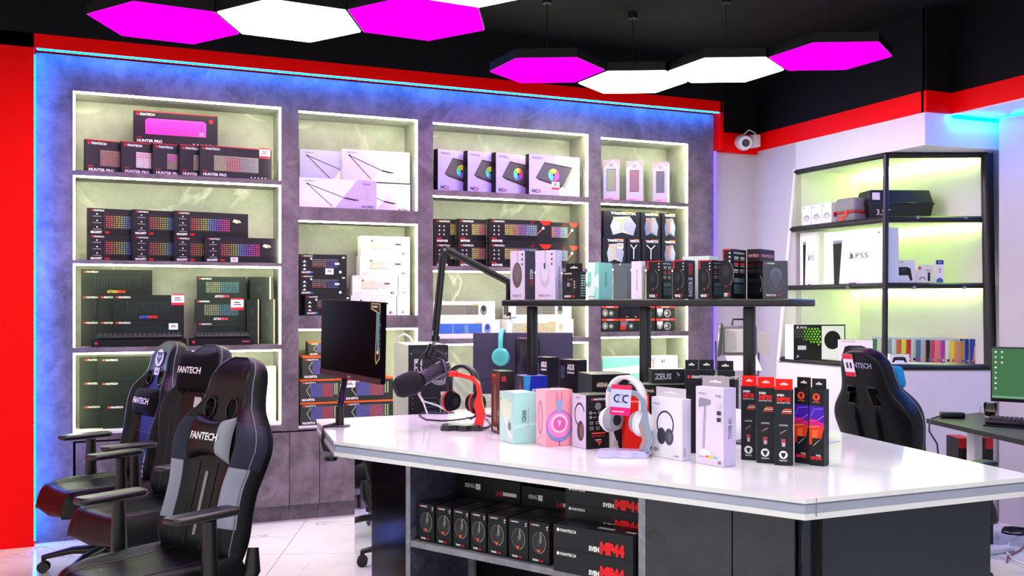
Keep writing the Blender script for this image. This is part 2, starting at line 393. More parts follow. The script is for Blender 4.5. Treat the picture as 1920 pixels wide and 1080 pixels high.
# base cabinets under the niches
seams = [onY(p, 0) for p in (141, 333, 527+31/2, 599, 762, 860, 985, 1115, 1289)]
for j, (a, c) in enumerate(zip(seams, seams[1:])):
    t = empty('base_cabinet', 'slate base cabinet door unit under the niches, %s from the left' % ['first', 'second', 'third', 'fourth', 'fifth', 'sixth', 'seventh', 'eighth'][j], 'cabinet', (a, 0, .1), group='slate base cabinets under the niches')
    zt = .580; m = MB(); m.box((.001, .005, 0), (c-a-.001, .3, zt-.1-.01)); m.build('body', M['black'], t)
    m = MB(); m.box((.002, -.008, .004), (c-a-.002, .004, zt-.1-.003)); m.build('door', M['stone'], t)
    m = MB(); m.box((.001, .04, -.1), (c-a-.001, .06, -.002)); m.build('kick_board', M['stone'], t)

# ------------------------------------------------------------------ hexagonal lamps
def hexlamp(xc, zc, ang, white, lab, H=1.45, rr=.262):
    X, Y = wd(xc*H, zc*H); z = HC+H; R = rr*H
    a0 = radians(ang)-YAW
    t = empty('hexagon_lamp', lab, 'ceiling lamp', (X, Y, z), group='hanging hexagonal lamps')
    hexa = lambda r: [(r*cos(a0+pi/3*k), r*sin(a0+pi/3*k)) for k in range(6)]
    m = MB(); m.prism(hexa(R-.012), .0, .004); m.build('diffuser', M['ewhite' if white else 'emag'], t)
    m = MB(); m.prism(hexa(R-.004), .005, .06); m.build('housing', M['blackmetal'], t)
    m = MB(); m.tube([(0, 0, .055), (0, 0, Z_CEIL-z)], .003, 6); m.cyl((0, 0, Z_CEIL-z-.03), (0, 0, 1), .03, .03); m.build('cable', M['blackmetal'], t)
hexlamp(.150, 4.095, 57, 0, 'magenta hexagonal lamp, left end of the far hanging chain', rr=.25)
hexlamp(.543, 4.310, 57, 1, 'white hexagonal lamp hanging lowest in view of the far chain', rr=.25)
hexlamp(.915, 4.090, 57, 1, 'white hexagonal lamp beside the right magenta one of the far chain', rr=.25)
hexlamp(1.285, 3.865, 57, 0, 'magenta hexagonal lamp, right end of the far hanging chain', rr=.25)
hexlamp(-.782-.4538*cos(radians(-3)), 3.392+.024, 27, 0, 'magenta hexagonal lamp at the left end of the near chain')
hexlamp(-.782, 3.392, 27, 1, 'white hexagonal lamp between the two magenta ones of the near chain')
hexlamp(-.782+.4532, 3.368, 27, 0, 'magenta hexagonal lamp right of a white one in the near chain')
hexlamp(-.782+.4532+.206, 3.368-.404, 27, 1, 'white hexagonal lamp cut by the top edge of the photo')
for k, (a, c, wht) in enumerate([(-.35, 2.55, 0), (.35, 2.2, 1), (-1.1, 1.7, 1), (1.3, 1.9, 1), (.1, 1.0, 1), (-1.3, .3, 1), (1.4, .2, 1)]):  # extra unseen lamps, added nearer the camera to light the counter
    hexlamp(a, c, 27, wht, 'hexagonal lamp added out of view to light the counter')

# ================================================================== COUNTER
ZC = .88
A_ = (1.168, -1.907); B_ = (1.089, -2.633); C_ = (2.013, -4.215); E_ = (2.893, -4.215); G_ = (3.27, -1.87)
cnt = empty('sales_counter', 'large white-topped angled sales counter with dark marble base and open shelf', 'counter', (0, 0, 0))
def inset(poly, d):
    n = len(poly); o = []
    for i in range(n):
        p0, p1, p2 = Vector(poly[i-1]), Vector(poly[i]), Vector(poly[(i+1) % n])
        a, b = (p1-p0).normalized(), (p2-p1).normalized(); na, nb = Vector((-a.y, a.x)), Vector((-b.y, b.x))
        k = 1+na.dot(nb); q = p1+(na+nb)*(d/k); o.append((q.x, q.y))
    return o
TOP = [A_, B_, C_, E_, G_]
m = MB(); m.prism(inset(TOP, .0), ZC-.013, ZC); m.build('worktop', M['top'], cnt)
m = MB(); m.prism(inset(TOP, .014), ZC-.019, ZC-.013); m.prism(inset(TOP, .006), ZC-.042, ZC-.019); m.build('worktop_edge', M['edge'], cnt)
m = MB(); m.prism(inset(TOP, .002), ZC-.058, ZC-.042); m.build('worktop_lip', M['top'], cnt)
m = MB(); m.box((onz(1545, 938, ZC)[0]+.0, E_[1]-.001, ZC-.05), (onz(1545, 938, ZC)[0]+.002, E_[1]+.001, ZC)); m.build('worktop_joint', M['shelfedge'], cnt)
T = (Vector(C_)-Vector(B_)).normalized(); NI = Vector((-T.y, T.x))           # inward normal (away from camera)
if NI.x < 0: NI = -NI
P0 = Vector(B_)+NI*.055
def sc(px, off=0.0): return reach((P0.x+NI.x*off, P0.y+NI.y*off), (T.x, T.y), px)
rzc = math.atan2(T.y, T.x)
def cl(name, mb, mat): return mb.build(name, mat, cnt, (P0.x, P0.y, 0), rzc)
ZB = ZC-.058
s0, s1, s2, s3, s4 = sc(762), sc(1197), sc(1210), sc(1373), sc(1490)
sL = sc(768)
m = MB(); m.box((s0, 0, 0), (s0+.022, .40, ZB)); cl('side_panel', m, M['speck'])
m = MB(); m.box((s0-.001, -.002, 0), (sL+.004, -.0005, ZB)); cl('side_edging', m, M['shelfedge'])
m = MB(); m.box((s1, 0, 0), (s2, .40, ZB)); cl('side_panel', m, M['shelfedge'])
m = MB(); m.box((s0+.022, .38, 0), (s1, .40, ZB)); cl('back_panel', m, M['black'])
m = MB(); m.box((s0+.022, .33, 0), (s0+.05, .345, ZB)); cl('shelf_upright', m, M['shelfedge'])
X_, Y_ = P0.x+T.x*s0, P0.y+T.y*s0
zsh = zat(1012, X_, Y_)
m = MB(); m.box((s0+.022, .0, zsh-.022), (s1, .379, zsh)); cl('shelf_board', m, M['shelfedge'])
m = MB(); m.box((s0+.022, .0, zsh-.34), (s1, .379, zsh-.32)); cl('shelf_board', m, M['shelfedge'])
m = MB(); m.box((s2+.001, 0, 0), (s3-.002, .02, ZB)); cl('marble_panel', m, M['dark'])
m = MB(); m.box((s3+.002, 0, 0), (s4, .02, ZB)); cl('marble_panel', m, M['dark'])
m = MB(); m.box((s4+.001, .025, 0), (s4+.06, .05, ZB)); cl('corner_recess', m, M['black'])
# right face and left end
yf = C_[1]+.05
xa, xb = onY(1506, yf), onY(1857, yf)
m = MB(); m.box((xa, yf, 0), (xb, yf+.02, ZB)); m.build('marble_panel', simple('polished_dark_panel', '#1c2430', .08, noise=.12, nscale=3), cnt)
m = MB(); m.box((xb-.02, yf+.02, 0), (xb, yf+1.4, ZB)); m.build('end_panel', M['dark'], cnt)
pl_ = Vector((P0.x+T.x*s0, P0.y+T.y*s0)); el = Vector((-.10, .995)); q = online(697, pl_, el)
m = MB(); m.add([(pl_.x, pl_.y, 0), (q[0], q[1], 0), (q[0]+.02, q[1], 0), (pl_.x+.02, pl_.y, 0), (pl_.x, pl_.y, ZB), (q[0], q[1], ZB), (q[0]+.02, q[1], ZB), (pl_.x+.02, pl_.y, ZB)],
    [(0,1,5,4), (1,2,6,5), (2,3,7,6), (3,0,4,7), (4,5,6,7)]); m.build('gloss_panel', simple('gloss_black_laminate', '#040406', .14, spec=.2, noise=.1), cnt)
q2 = online(665, (q[0], q[1]), el)
m = MB(); m.add([(q[0], q[1], 0), (q2[0], q2[1], 0), (q2[0]+.008, q2[1], 0), (q[0]+.008, q[1], 0), (q[0], q[1], ZB), (q2[0], q2[1], ZB), (q2[0]+.008, q2[1], ZB), (q[0]+.008, q[1], ZB)],
    [(0,1,5,4), (1,2,6,5), (2,3,7,6), (3,0,4,7), (4,5,6,7), (0,3,2,1)]); m.build('glass_panel', M['smoke'], cnt)
m = MB(); m.box((q2[0]+.05, q2[1]+.02, 0), (2.9, q2[1]+.04, ZB)); m.build('rear_panel', M['black'], cnt)

# ================================================================== RACK on the counter
d1 = 4.2; r1 = (998-CX)/F_PX; rx, rz = r1*d1, d1
Pk = Vector(wd(rx, rz)); TK = T.copy(); NK = NI.copy(); rzk = rzc
ZR = 1.422
rack = empty('display_rack', 'black metal display rack standing on the white counter', 'rack', (Pk.x, Pk.y, ZC), rzk)
def sk(px, off=0): return reach((Pk.x+NK.x*off, Pk.y+NK.y*off), (TK.x, TK.y), px)
m = MB(); m.rbox((sk(940, -.1), -.10, .515), (sk(1482, -.1), .16, .542), .006); m.build('rack_shelf', M['blackmetal'], rack)
for p in (998, 1210, 1405):
    s_ = sk(p); m = MB(); m.rbox((s_-.019, -.019, .006), (s_+.019, .019, .5145), .006); m.build('post', M['blackmetal'], rack)
    m = MB(); m.rbox((s_-.06, -.05, .0), (s_+.06, .05, .0055), .01); m.build('foot_plate', M['blackmetal'], rack)

# ================================================================== CARTONS
def tag_part(o, w, x, y, z, tw=.05, th=.05, red=1, rot=0, nrm=-1):
    m = MB(); m.col = L('#f2f0f2'); m.box((x, y-.0016, z), (x+tw, y-.0006, z+th))
    f = Face(m, (x, y-.0017, z), (1, 0, 0), (0, 0, 1), tw, th)
    if red: f.rect(0, 0, 1, .22, '#e0243c'); f.rect(0, .88, 1, 1, '#e0243c')
    f.rect(.2, .4, .8, .5, '#55555e'); f.rect(.25, .58, .7, .7, '#55555e')
    return m.build('price_tag', M['card'], o)
def carton(name, label, cat, K, yaw, w, d, h, base, design=None, group=None, hang=None, side=None, top=None, mat='card', tag=None):
    m = MB(); m.col = L(base); m.box((0, 0, 0), (w, d, h))
    fr = Face(m, (0, 0, 0), (1, 0, 0), (0, 0, 1), w, h)
    lf = Face(m, (0, d, 0), (0, -1, 0), (0, 0, 1), d, h)
    rt = Face(m, (w, 0, 0), (0, 1, 0), (0, 0, 1), d, h)
    tp = Face(m, (0, 0, h), (1, 0, 0), (0, 1, 0), w, d)
    if side: lf.rect(0, 0, 1, 1, side); rt.rect(0, 0, 1, 1, side)
    if top: tp.rect(0, 0, 1, 1, top)
    if design: design(fr, lf, rt, tp)
    o = m.build(name, M[mat], None, K, yaw); prop(o, label, cat, group)
    if hang:
        hm = MB(); hm.col = L(hang); tw = w*.96; hh = .034; y = d*.5
        hm.box((w*.02, y-.001, h), (w*.98, y+.001, h+hh))
        f = Face(hm, (w*.02, y-.001, h), (1, 0, 0), (0, 0, 1), tw, hh)
        f.poly([(.28,.4),(.72,.4),(.72,.55),(.58,.58),(.5,.72),(.42,.58),(.28,.55)], '#e8e6e2'); hm.build('hang_tab', M['card'], o)
    if tag: tag_part(o, w, tag[0]*w-.025, 0, max(.002, tag[1]*h-.025), *(tag[2:] if len(tag) > 2 else ()))
    return o
def shelfbox(name, label, cat, px0, px1, z, Y, design, base='#17131c', h=.2, d=.045, py=None, w=None, yaw=0, **kw):
    x0 = onY(px0, Y); w = w or (onY(px1, Y)-x0)
    for b in BAYS:
        if b['x0'] < x0 < b['x1']: w = min(w, b['x1']-.014-x0)
    if py is not None: h = zat(py, x0, Y)-z
    return carton(name, label, cat, (x0, Y, z+.0005), radians(yaw), w, d, h, base, design, **kw)
def corner(name, label, cat, kx, ky, pl, pr, top, yc, z=ZC, see='L', d=None, w=None, K=None, dd=None, h=None, base='#fff', design=None, **kw):
    """box whose near vertical edge stands at pixel (kx, ky) on the plane z"""
    if dd is not None: K = tuple(at(kx, 540, dd))[:2]
    if K is None: K = onz(kx, ky, z)
    a = radians(yc)-YAW; e1 = (cos(a), sin(a)); e2 = (-sin(a), cos(a))
    if see == 'L':
        w = w or reach(K, e1, pr); d = d or reach(K, e2, pl); O = K
    else:
        w = w or -reach(K, e1, pl); d = d or reach(K, e2, pr); O = (K[0]-e1[0]*w, K[1]-e1[1]*w)
    h = h or HC-(top-CY)/F_PX*cc(*K)[1]-z
    return carton(name, label, cat, (O[0], O[1], z+.0008), a, w, d, h, base, design, **kw)

# ---- printed designs (front, left, right, top)
def d_hunter(art):
    def D(f, l, r, t):
        f.rect(0, .975, 1, 1, '#c81828'); t.rect(0, 0, 1, .25, '#c81828'); f.logo(.03, .86, .07)
        if art == 'pink':
            f.poly([(.14,.3),(.86,.3),(.86,.72),(.83,.78),(.17,.78),(.14,.72)], '#ff40c0'); f.keys(.16,.33,.84,.74, 22, 6, lambda u, v: (.95,.02,.55) if u < .92 or v > .3 else (.8,.7,.75), None)
            f.ell(.92, .8, .07, '#a01828')
        else:
            cf = {'brown': lambda u, v: (.28,.1,.09), 'white': lambda u, v: (.85,.25,.35) if v > .7 else (.8,.8,.76), 'mix': lambda u, v: (.8,.02,.4) if v > .5 else (.25,.22,.1),
                  'dark': lambda u, v: (.25,.22,.12), 'rgb': lambda u, v: (.35,.33,.16) if u < .3 else ((.5,.05,.08) if u < .6 else (.2,.22,.3))}[art]
            bg = {'white': '#d8c8c8', 'brown': '#8b6f66'}.get(art, '#8a8478'); f.keys(.2,.24,.8,.68, 18, 6, cf, bg)
            f.rect(.38, .7, .52, .74, '#202020')
        f.text('PRO', .04, .17, .05, '#d01020'); f.text('HUNTER PRO', .04, .05, .085, '#f2eef4', bold=.03)
        for k in range(5): f.rect(.7+.05*k, .05, .72+.05*k, .08, '#d8d0dc')
    return D
def d_maxfit(f, l, r, t):
    f.rect(0, 0, 1, .27, '#101016'); f.logo(.04, .89, .06, dot='#d01020')
    for k in range(3): f.ell(.11, .78-.25*k, .03, '#d8d4dc', n=8); f.rect(.06, .68-.25*k, .16, .705-.25*k, '#9a94a0')
    f.poly([(.2,.22),(.76,.22),(.76,.8),(.2,.8)], '#3a3038'); f.keys(.22,.27,.75,.76, 17, 6, lambda u, v: rainbow(u, v), '#141018')
    f.text('MAXFIT', .03, .04, .085, '#f4f0f4', bold=.04); f.text('108', .2, .04, .085, '#e01828', bold=.04)
    f.poly([(.78,.66),(.84,.6),(.9,.64),(.88,.72),(.8,.76)], '#e8dfc4'); f.ell(.86, .66, .05, '#cc8a3c', n=10); l.rect(.05, .02, .2, .98, '#3a3440')
def d_atom(cw=('#f0e8d8', '#e02020'), keys=None, price=None, tx=.36):
    def D(f, l, r, t):
        f.logo(.03, .87, .07, dot='#e03020')
        kf = {'dim': lambda u, v: (.02,.035,.04), 'gray': lambda u, v: (.3,.34,.2) if u < .45 else (.08,.2,.28)}[keys or 'dim']
        f.keys(.18,.3,.86,.78, 16, 6, kf, '#0e1416' if keys != 'gray' else '#28322e')
        f.text('ATOM', tx, .08, .1, cw[0], bold=.04); f.text('MK96', tx+.13, .08, .1, cw[1], bold=.04)
        l.rect(.1, .02, .3, .98, '#8d8a60')
    return D
def d_arm(right=0):
    def D(f, l, r, t):
        f.poly([(0,0),(.45,0),(.75,1),(0,1)], '#c9c2ee' if not right else '#f0edf4'); f.poly([(.45,0),(1,0),(1,1),(.75,1)], '#f3eff2' if not right else '#c8b4e8')
        f.text('FANTECH', .07, .87, .05, '#6a6472'); f.text('Studio', .82, .84, .07, '#585260', fit=.1)
        f.line((.1,.8),(.58,.36), .022, '#22202a'); f.line((.1,.8),(.42,.06), .022, '#22202a'); f.ell(.1, .8, .028, '#1a1820', n=10)
        f.line((.58,.36),(.72,.3), .05, '#1c1a22'); f.line((.64,.33),(.76,.3), .035, '#1c1a22'); f.line((.62,.26),(.63,.42), .012, '#777'); f.line((.72,.24),(.73,.4), .012, '#777')
        for k in range(5): f.rect(.84, .68-.09*k, .9, .7-.09*k, '#b9b3c4')
        f.text('AC902', .8, .05, .085, '#2c2832', bold=.01, fit=.16); l.rect(.35, .35, .6, .65, '#c8c4cc')
    return D
def d_nc20(f, l, r, t):
    f.poly([(0,0),(.6,0),(.5,1),(0,1)], '#b9b0f0'); f.poly([(.6,0),(1,0),(1,1),(.5,1)], '#dcc8e8')
    f.text('FANTECH', .06, .89, .045, '#5a5064'); f.poly([(.13,.42),(.28,.78),(.3,.82),(.86,.74),(.84,.7),(.68,.28),(.62,.2),(.58,.24),(.2,.36)], '#3b373e')
    f.poly([(.15,.43),(.29,.79),(.84,.71),(.68,.26)], '#5d575f'); f.poly([(.84,.7),(.88,.64),(.7,.18),(.66,.24)], '#9aa288')
    f.k += 1; n = 24; a = f.h/f.w; cu, cv, R = .48, .52, .155
    for i in range(n):
        g0, g1 = 2*pi*i/n, 2*pi*(i+1)/n; import colorsys
        f.mb.add([f.p(cu, cv, f.k), f.p(cu+R*a*cos(g0), cv+R*sin(g0), f.k), f.p(cu+R*a*cos(g1), cv+R*sin(g1), f.k)], [(0,1,2)], colorsys.hsv_to_rgb((i/n+.93) % 1, .85, .8))
    f.ell(cu, cv, .03, '#221c26'); f.text('NC', .05, .06, .08, '#2a2430', bold=.03); f.text('20', .15, .06, .08, '#c04860')
    f.ring(.74, .09, .03, .008, '#777'); f.ring(.84, .09, .03, .008, '#777'); l.rect(.3, .25, .6, .6, '#2c2a30')
def d_maxpower(f, l, r, t):
    f.poly([(.8,1),(.86,.82),(.9,.8),(.97,.85),(1,1)], '#ee2a1c'); f.poly([(.68,1),(.74,1),(.66,.7),(.62,.7)], '#5a1820')
    f.logo(.04, .87, .075, dot='#e01828')
    for j in range(3):
        for k in range(2): f.ell(.08+.07*k, .7-.17*j, .035, '#cfc8cc', n=8)
    f.keys(.25,.36,.76,.8, 16, 5, lambda u, v: ((.55,.5,.05) if u < .25 else (.6,.2,.12) if u < .45 else (.3,.1,.45) if u < .7 else (.25,.4,.55)), '#4c4a50')
    f.rect(.26, .15, .76, .3, '#0a0a0c'); f.text('MAX', .04, .16, .07, '#e02030', bold=.03); f.text('MAXPOWER', .04, .05, .09, '#f4f0f4', bold=.04, fit=.17)
    f.ell(.86, .68, .06, '#f2ece8'); f.line((.84,.66),(.76,.4), .02, '#c08878'); f.line((.86,.64),(.8,.5), .02, '#c04030'); l.rect(.2, .05, .3, .95, '#b8b0a0')
def d_61dark(f, l, r, t):
    f.logo(.04, .88, .07, dot='#e01828')
    for k in range(3): f.poly([(.06,.6-.19*k),(.14,.6-.19*k),(.1,.72-.19*k)], '#e4e0e4')
    f.keys(.26,.36,.82,.8, 15, 5, lambda u, v: (.25,.25,.3) if v > .8 else ((.5,.03,.06) if v < .2 and u < .5 else (.15,.13,.4) if u > .55 else (.3,.28,.2)), '#17171c')
    f.ell(.24, .78, .05, '#fff'); f.rect(.74, .5, .84, .6, '#e8e8ee'); f.rect(.9, .82, .96, .9, '#cfe0c0'); f.ell(.86, .14, .07, '#e8e8f0')
    f.text('MAXFIT', .04, .07, .09, '#f4f0f4', bold=.04); f.text('61', .23, .07, .09, '#3aa0e8', bold=.04)
def d_61white(f, l, r, t):
    f.rect(.0, 0, 1, .98, '#f0eaee'); f.text('FANTECH', .05, .86, .06, '#b8b0b4')
    f.keys(.2,.33,.8,.76, 15, 5, lambda u, v: ((.85,.45,.35) if v < .2 and u < .6 else (.8,.85,.35) if u < .5 else (.75,.75,.85)), '#e0e0d8'); f.ell(.22, .76, .045, '#202024')
    f.rect(.7, .56, .82, .64, '#44444a'); f.text('MAXFIT', .05, .06, .08, '#c8c0c6'); f.text('61', .84, .08, .13, '#202024', bold=.05); f.rect(.86, .84, .9, .87, '#999')
def d_orange(f, l, r, t):
    f.rect(0, .92, 1, 1, '#f0642c'); t.rect(0, 0, 1, 1, '#e8602c'); l.rect(0, .92, 1, 1, '#f0642c'); f.logo(.06, .8, .075, dot='#e8441c')
    f.line((.16,.5),(.26,.78), .03, '#bcc49c'); f.line((.16,.5),(.26,.2), .03, '#bcc49c')
    f.keys(.26,.22,.8,.8, 16, 6, lambda u, v: (.1,.13,.6) if u < .5 else (.7,.06,.05), '#5a5a70'); f.text('MAXFIT6', .05, .05, .1, '#f4f0ec', bold=.05)
    for k in range(2): f.line((.84+.05*k,.3),(.84+.05*k,.8), .05, '#a8c888')
def d_combo(blue):
    def D(f, l, r, t):
        f.rect(0, 0, 1, 1, '#f4f3f0')
        kc = {0: lambda u, v: (.16,.17,.12) if u < .72 else (.06,.06,.05), 1: lambda u, v: (.08,.22,.75) if not (.28 < u < .36 or (u > .62 and u < .7)) else (.4,.7,.4), 2: lambda u, v: (.75,.7,.35) if u > .2 else (.6,.75,.5)}[blue]
        f.keys(.09,.28,.72,.78, 20, 6, kc, {0: '#8b8c80', 1: '#4878d8', 2: '#cfd0a0'}[blue]); f.rect(.62, .78, .72, .84, '#d8a848')
        f.ell(.81, .52, .2, {0: '#7b8078', 1: '#8ba0c8', 2: '#d8dcc0'}[blue], ry=.28); f.ell(.81, .6, .12, {0: '#33363a', 1: '#3858a8', 2: '#c0c498'}[blue], ry=.16); f.ell(.95, .9, .03, '#cfd0d0')
        f.text('FANTECH', .03, .88, .06, '#a8a8a8')
    return D
def d_speakerbox(tint):
    def D(f, l, r, t):
        f.poly([(0,0),(1,0),(1,1),(0,1)], '#c8bcf0'); f.poly([(0,1),(0,.82),(.6,1)], '#ff9cae'); f.poly([(.6,1),(1,1),(1,.85)], '#f0a0d8')
        f.rect(0, 0, 1, .1, '#f0a8e0'); f.rect(.22, .25, .78, .78, '#5c5a68'); f.rect(.25, .265, .75, .765, tint); f.ring(.5, .88, .035, .012, '#40384c', n=10, ry=1)
        f.text('PODIUM', .16, .05, .03, '#8a50a0'); r.rect(0, 0, 1, 1, '#dff0d4')
        for k in range(3): r.rect(.3, .3+.2*k, .6, .36+.2*k, '#4a5a48')
    return D
def d_trifecta(col, wh=0):
    def D(f, l, r, t):
        f.rect(0, 0, 1, 1, '#24252a' if not wh else '#3a3c44'); f.text('TRIFECTA', .2, .88, .075, '#f4f0f0', bold=.05, fit=.7); f.rect(.5, .955, .9, .985, '#f08030')
        body = {'blue': '#7a84a8', 'white': '#b9c8c4', 'black': '#0c0c10'}[col]; ac = {'blue': '#f08838', 'white': '#f0b060', 'black': '#e8e8ec'}[col]
        f.poly([(.25,.12),(.18,.45),(.28,.78),(.72,.82),(.9,.5),(.82,.12),(.5,.22)], body); f.poly([(.55,.3),(.55,.76),(.72,.8),(.88,.5),(.82,.14)], '#a8aebf' if col != 'black' else '#1c1c22')
        f.line((.48,.25),(.48,.64), .04, ac); f.line((.48,.62),(.25,.78), .04, ac); f.line((.48,.62),(.7,.78), .04, ac)
    return D
def d_smallspk(v):
    def D(f, l, r, t):
        if v == 2: f.rect(0, 0, 1, 1, '#15151a'); f.ring(.28,.5,.2,.04,'#34343c'); f.ring(.72,.5,.2,.04,'#34343c'); f.rect(.3,.12,.42,.17,'#ccc'); f.rect(.72,.12,.84,.17,'#ccc'); return
        f.rect(0, .84, 1, 1, '#f04a28'); f.text('FANTECH', .3, .86, .1, '#fff', fit=.4)
        f.ell(.2, .45, .25, '#8f9a88' if v == 0 else '#9aa0a8', ry=.3); f.ell(.55, .42, .27, '#50584c'); f.ell(.55, .42, .13, '#c8ccb8'); f.ell(.2, .42, .1, '#dfe0a0')
        if v == 1: f.rect(.05,.12,.3,.5,'#e03028'); f.rect(.05,.55,.4,.8,'#777')
        if v == 3: f.rect(.05,.5,.35,.78,'#e8e8ea'); f.ring(.6,.4,.3,.06,'#d0d0d0')
    return D
def rowbox(n, labs, group, cat='box'): pass

ordl = ['leftmost', 'second from left', 'third from left', 'fourth from left', 'fifth from left', 'sixth from left', 'seventh from left']
# ---- bay 1
Z = BAYS[0]['z']; z = Z[0][0]; g = 'gaming keyboard boxes on the top left shelf'
wbx = onY(512, .02)-onY(375, .02)
for i, (px, Y, art, c) in enumerate([(160,.066,'brown','brown'),(228,.062,'white','white and pink'),(287,.056,'mix','pink and dark'),(337,.044,'dark','dark'),(375,.016,'rgb','coloured')]):
    shelfbox('keyboard_box', 'dark keyboard box picturing %s keys, %s in top left row' % (c, ordl[i]), 'box', px, 0, z, Y, d_hunter(art), '#1d1526', h=.2, w=wbx, d=.042, yaw=12.5 if i < 4 else 6, group=g, side='#0c0a10', tag=(.88, .84, .07, .065) if i == 4 else None)
shelfbox('keyboard_box', 'dark keyboard box with bright pink keyboard standing on the top left row', 'box', 250, 408, z+.2012, .12, d_hunter('pink'), '#1d1526', h=.205, d=.045, group=g, side='#7a1020')
z = Z[1][0]; g = 'rainbow keyboard boxes on the second left shelf'; hh = .158
wb = onY(524, .02)-onY(384, .02)
for i, (px, Y) in enumerate([(165,.056),(249,.052),(327,.042),(384,.018)]):
    shelfbox('keyboard_box', 'black box with rainbow keys, bottom row of the second left shelf, %s' % ordl[i], 'box', px, 0, z, Y, d_maxfit, '#1b1722', h=hh, w=wb, d=.043, yaw=(11, 11, 9, 1)[i], group=g, tag=(.4, .02, .045, .03, 0) if i == 3 else None)
for i, (px, Y) in enumerate([(165,.056),(249,.052),(327,.042)]):
    shelfbox('keyboard_box', 'black box with rainbow keys, upper row of the second left shelf, %s' % ordl[i], 'box', px, 0, z+hh+.001, Y, d_maxfit, '#1b1722', h=hh, w=wb, d=.043, yaw=(11, 11, 9)[i], group=g)
z = Z[2][0]; g = 'plain black keyboard boxes on the third left shelf'; hh = .158; wb = onY(345, .15)-onY(213, .15)
for r_ in range(3):
    rn = ['bottom', 'middle', 'top'][r_]
    for i, (px, Y) in enumerate([(152,.245),(185,.2),(213,.155)]):
        if r_ == 2 and i > 0: continue
        col = ('#f0c060', '#e04020') if r_ == 2 else ('#5060f0', '#e02020')
        shelfbox('keyboard_box', 'large black keyboard box, left pile on third shelf, %s layer, %s' % (rn, ordl[i]), 'box', px, 0, z+r_*(hh+.001), Y, d_atom(col), '#14191c', h=hh, w=wb, d=.04, group=g,
                 tag=(.88, .76, .075, .07) if (r_, i) == (1, 2) else ((.84, .78, .055, .04, 0) if (r_, i) == (0, 2) else None))
for r_ in range(3):
    px = (370, 366, 370)[r_]
    shelfbox('keyboard_box', 'compact dark keyboard box of the right pile on the third shelf, %s layer' % ['bottom', 'middle', 'top'][r_], 'box', px, 461, z+r_*.146, .17, d_atom(('#e8e4e4', '#e04060'), 'gray' if r_ else 'dim'), '#1d2624', h=.145, d=.05, group=g,
             tag=(.78, .7, .08, .075) if r_ == 1 else None)
    for i, (a, b_) in enumerate([(463, 487), (489, 521)] if r_ < 2 else [(469, 511)]):
        shelfbox('keyboard_box', 'dark box seen end-on beside the compact keyboard boxes, %s layer, %s' % (['bottom', 'middle', 'top'][r_], ['left', 'right'][i]), 'box', a, b_, z+r_*.146, .13, lambda f, l, r, t: (f.rect(.86, 0, .93, 1, '#b8b090'), f.rect(.3, .3, .5, .6, '#1c2422')), '#11161a', h=.145, d=.14, group=g)
def keyboard(name, lab, w, d, K, yaw, cols, rows, body='#141418', key='#24242c', rgb=None, cat='keyboard'):
    t = empty(name, lab, cat, K, yaw); m = MB(); m.col = L(body); m.rbox((0, 0, 0), (w, d, .022), .008); m.build('keyboard_case', M['plas'], t)
    m = MB(); m.col = L(key)
    for j in range(rows):
        for i in range(cols):
            a, c = .008+(w-.016)/cols*i, .008+(d-.016)/rows*j; q = (w-.016)/cols*.86; p = (d-.016)/rows*.86
            z1 = .031+.003*abs(j-1.5)/2; m.add([(a,c,.02),(a+q,c,.02),(a+q,c+p,.02),(a,c+p,.02),(a+q*.12,c+p*.1,z1),(a+q*.88,c+p*.1,z1),(a+q*.88,c+p*.9,z1),(a+q*.12,c+p*.9,z1)], [(0,1,5,4),(1,2,6,5),(2,3,7,6),(3,0,4,7),(4,5,6,7)], rgb(i/cols) if rgb else None)
    m.build('keycaps', M['plas'], t); return t
for i, (a, b_) in enumerate([(171, 350), (357, 475)]):
    Y = .01; x0 = onY(a, Y); w = onY(b_, Y)-x0
    o = carton('keyboard_display_box', 'flat black box under the display keyboard, %s on the third shelf' % ['left', 'right'][i], 'box', (x0, Y, z+.0005), 0, w, .13, .045, '#0e0e12', lambda f, l, r, t: (f.ell(.05, .5, .2, '#d02040', n=8), f.text('FANTECH', .82, .35, .3, '#d8508c', fit=.12)))
    keyboard('display_keyboard', 'black mechanical keyboard shown on the flat box, %s of the third shelf' % ['left', 'right'][i], w-.05, .12, (x0+.03, Y+.005, z+.0465), 0, 17 if i == 0 else 14, 5)
z = BAYS[0]['zb']; g = 'dark green lit boxes on the lowest left shelf'
for r_ in range(3):
    for i, (a, Y, w) in enumerate([(149,.2,.45),(183 if r_ else 193,.13,.42)]):
        shelfbox('keyboard_box', 'dark box on the lowest left shelf, %s layer, %s' % (['bottom', 'middle', 'top'][r_], ['behind at left', 'in front'][i]), 'box', a, 0, z+r_*.146, Y, lambda f, l, r, t: (f.logo(.06, .86, .08, dot='#e04020'), l.rect(.2, 0, .5, 1, '#a09060')), '#1a211e', h=.145, w=w, d=.045, group=g)
for r_ in range(3):
    shelfbox('white_box', 'white box at the right end of the lowest left shelf, %s layer' % ['bottom', 'middle', 'top'][r_], 'box', 497, 524, z+r_*.1205, .12, lambda f, l, r, t: f.rect(.3, .3, .7, .34, '#ccc'), '#f0f0ea', h=.12, d=.15, group='white boxes behind the front chair')
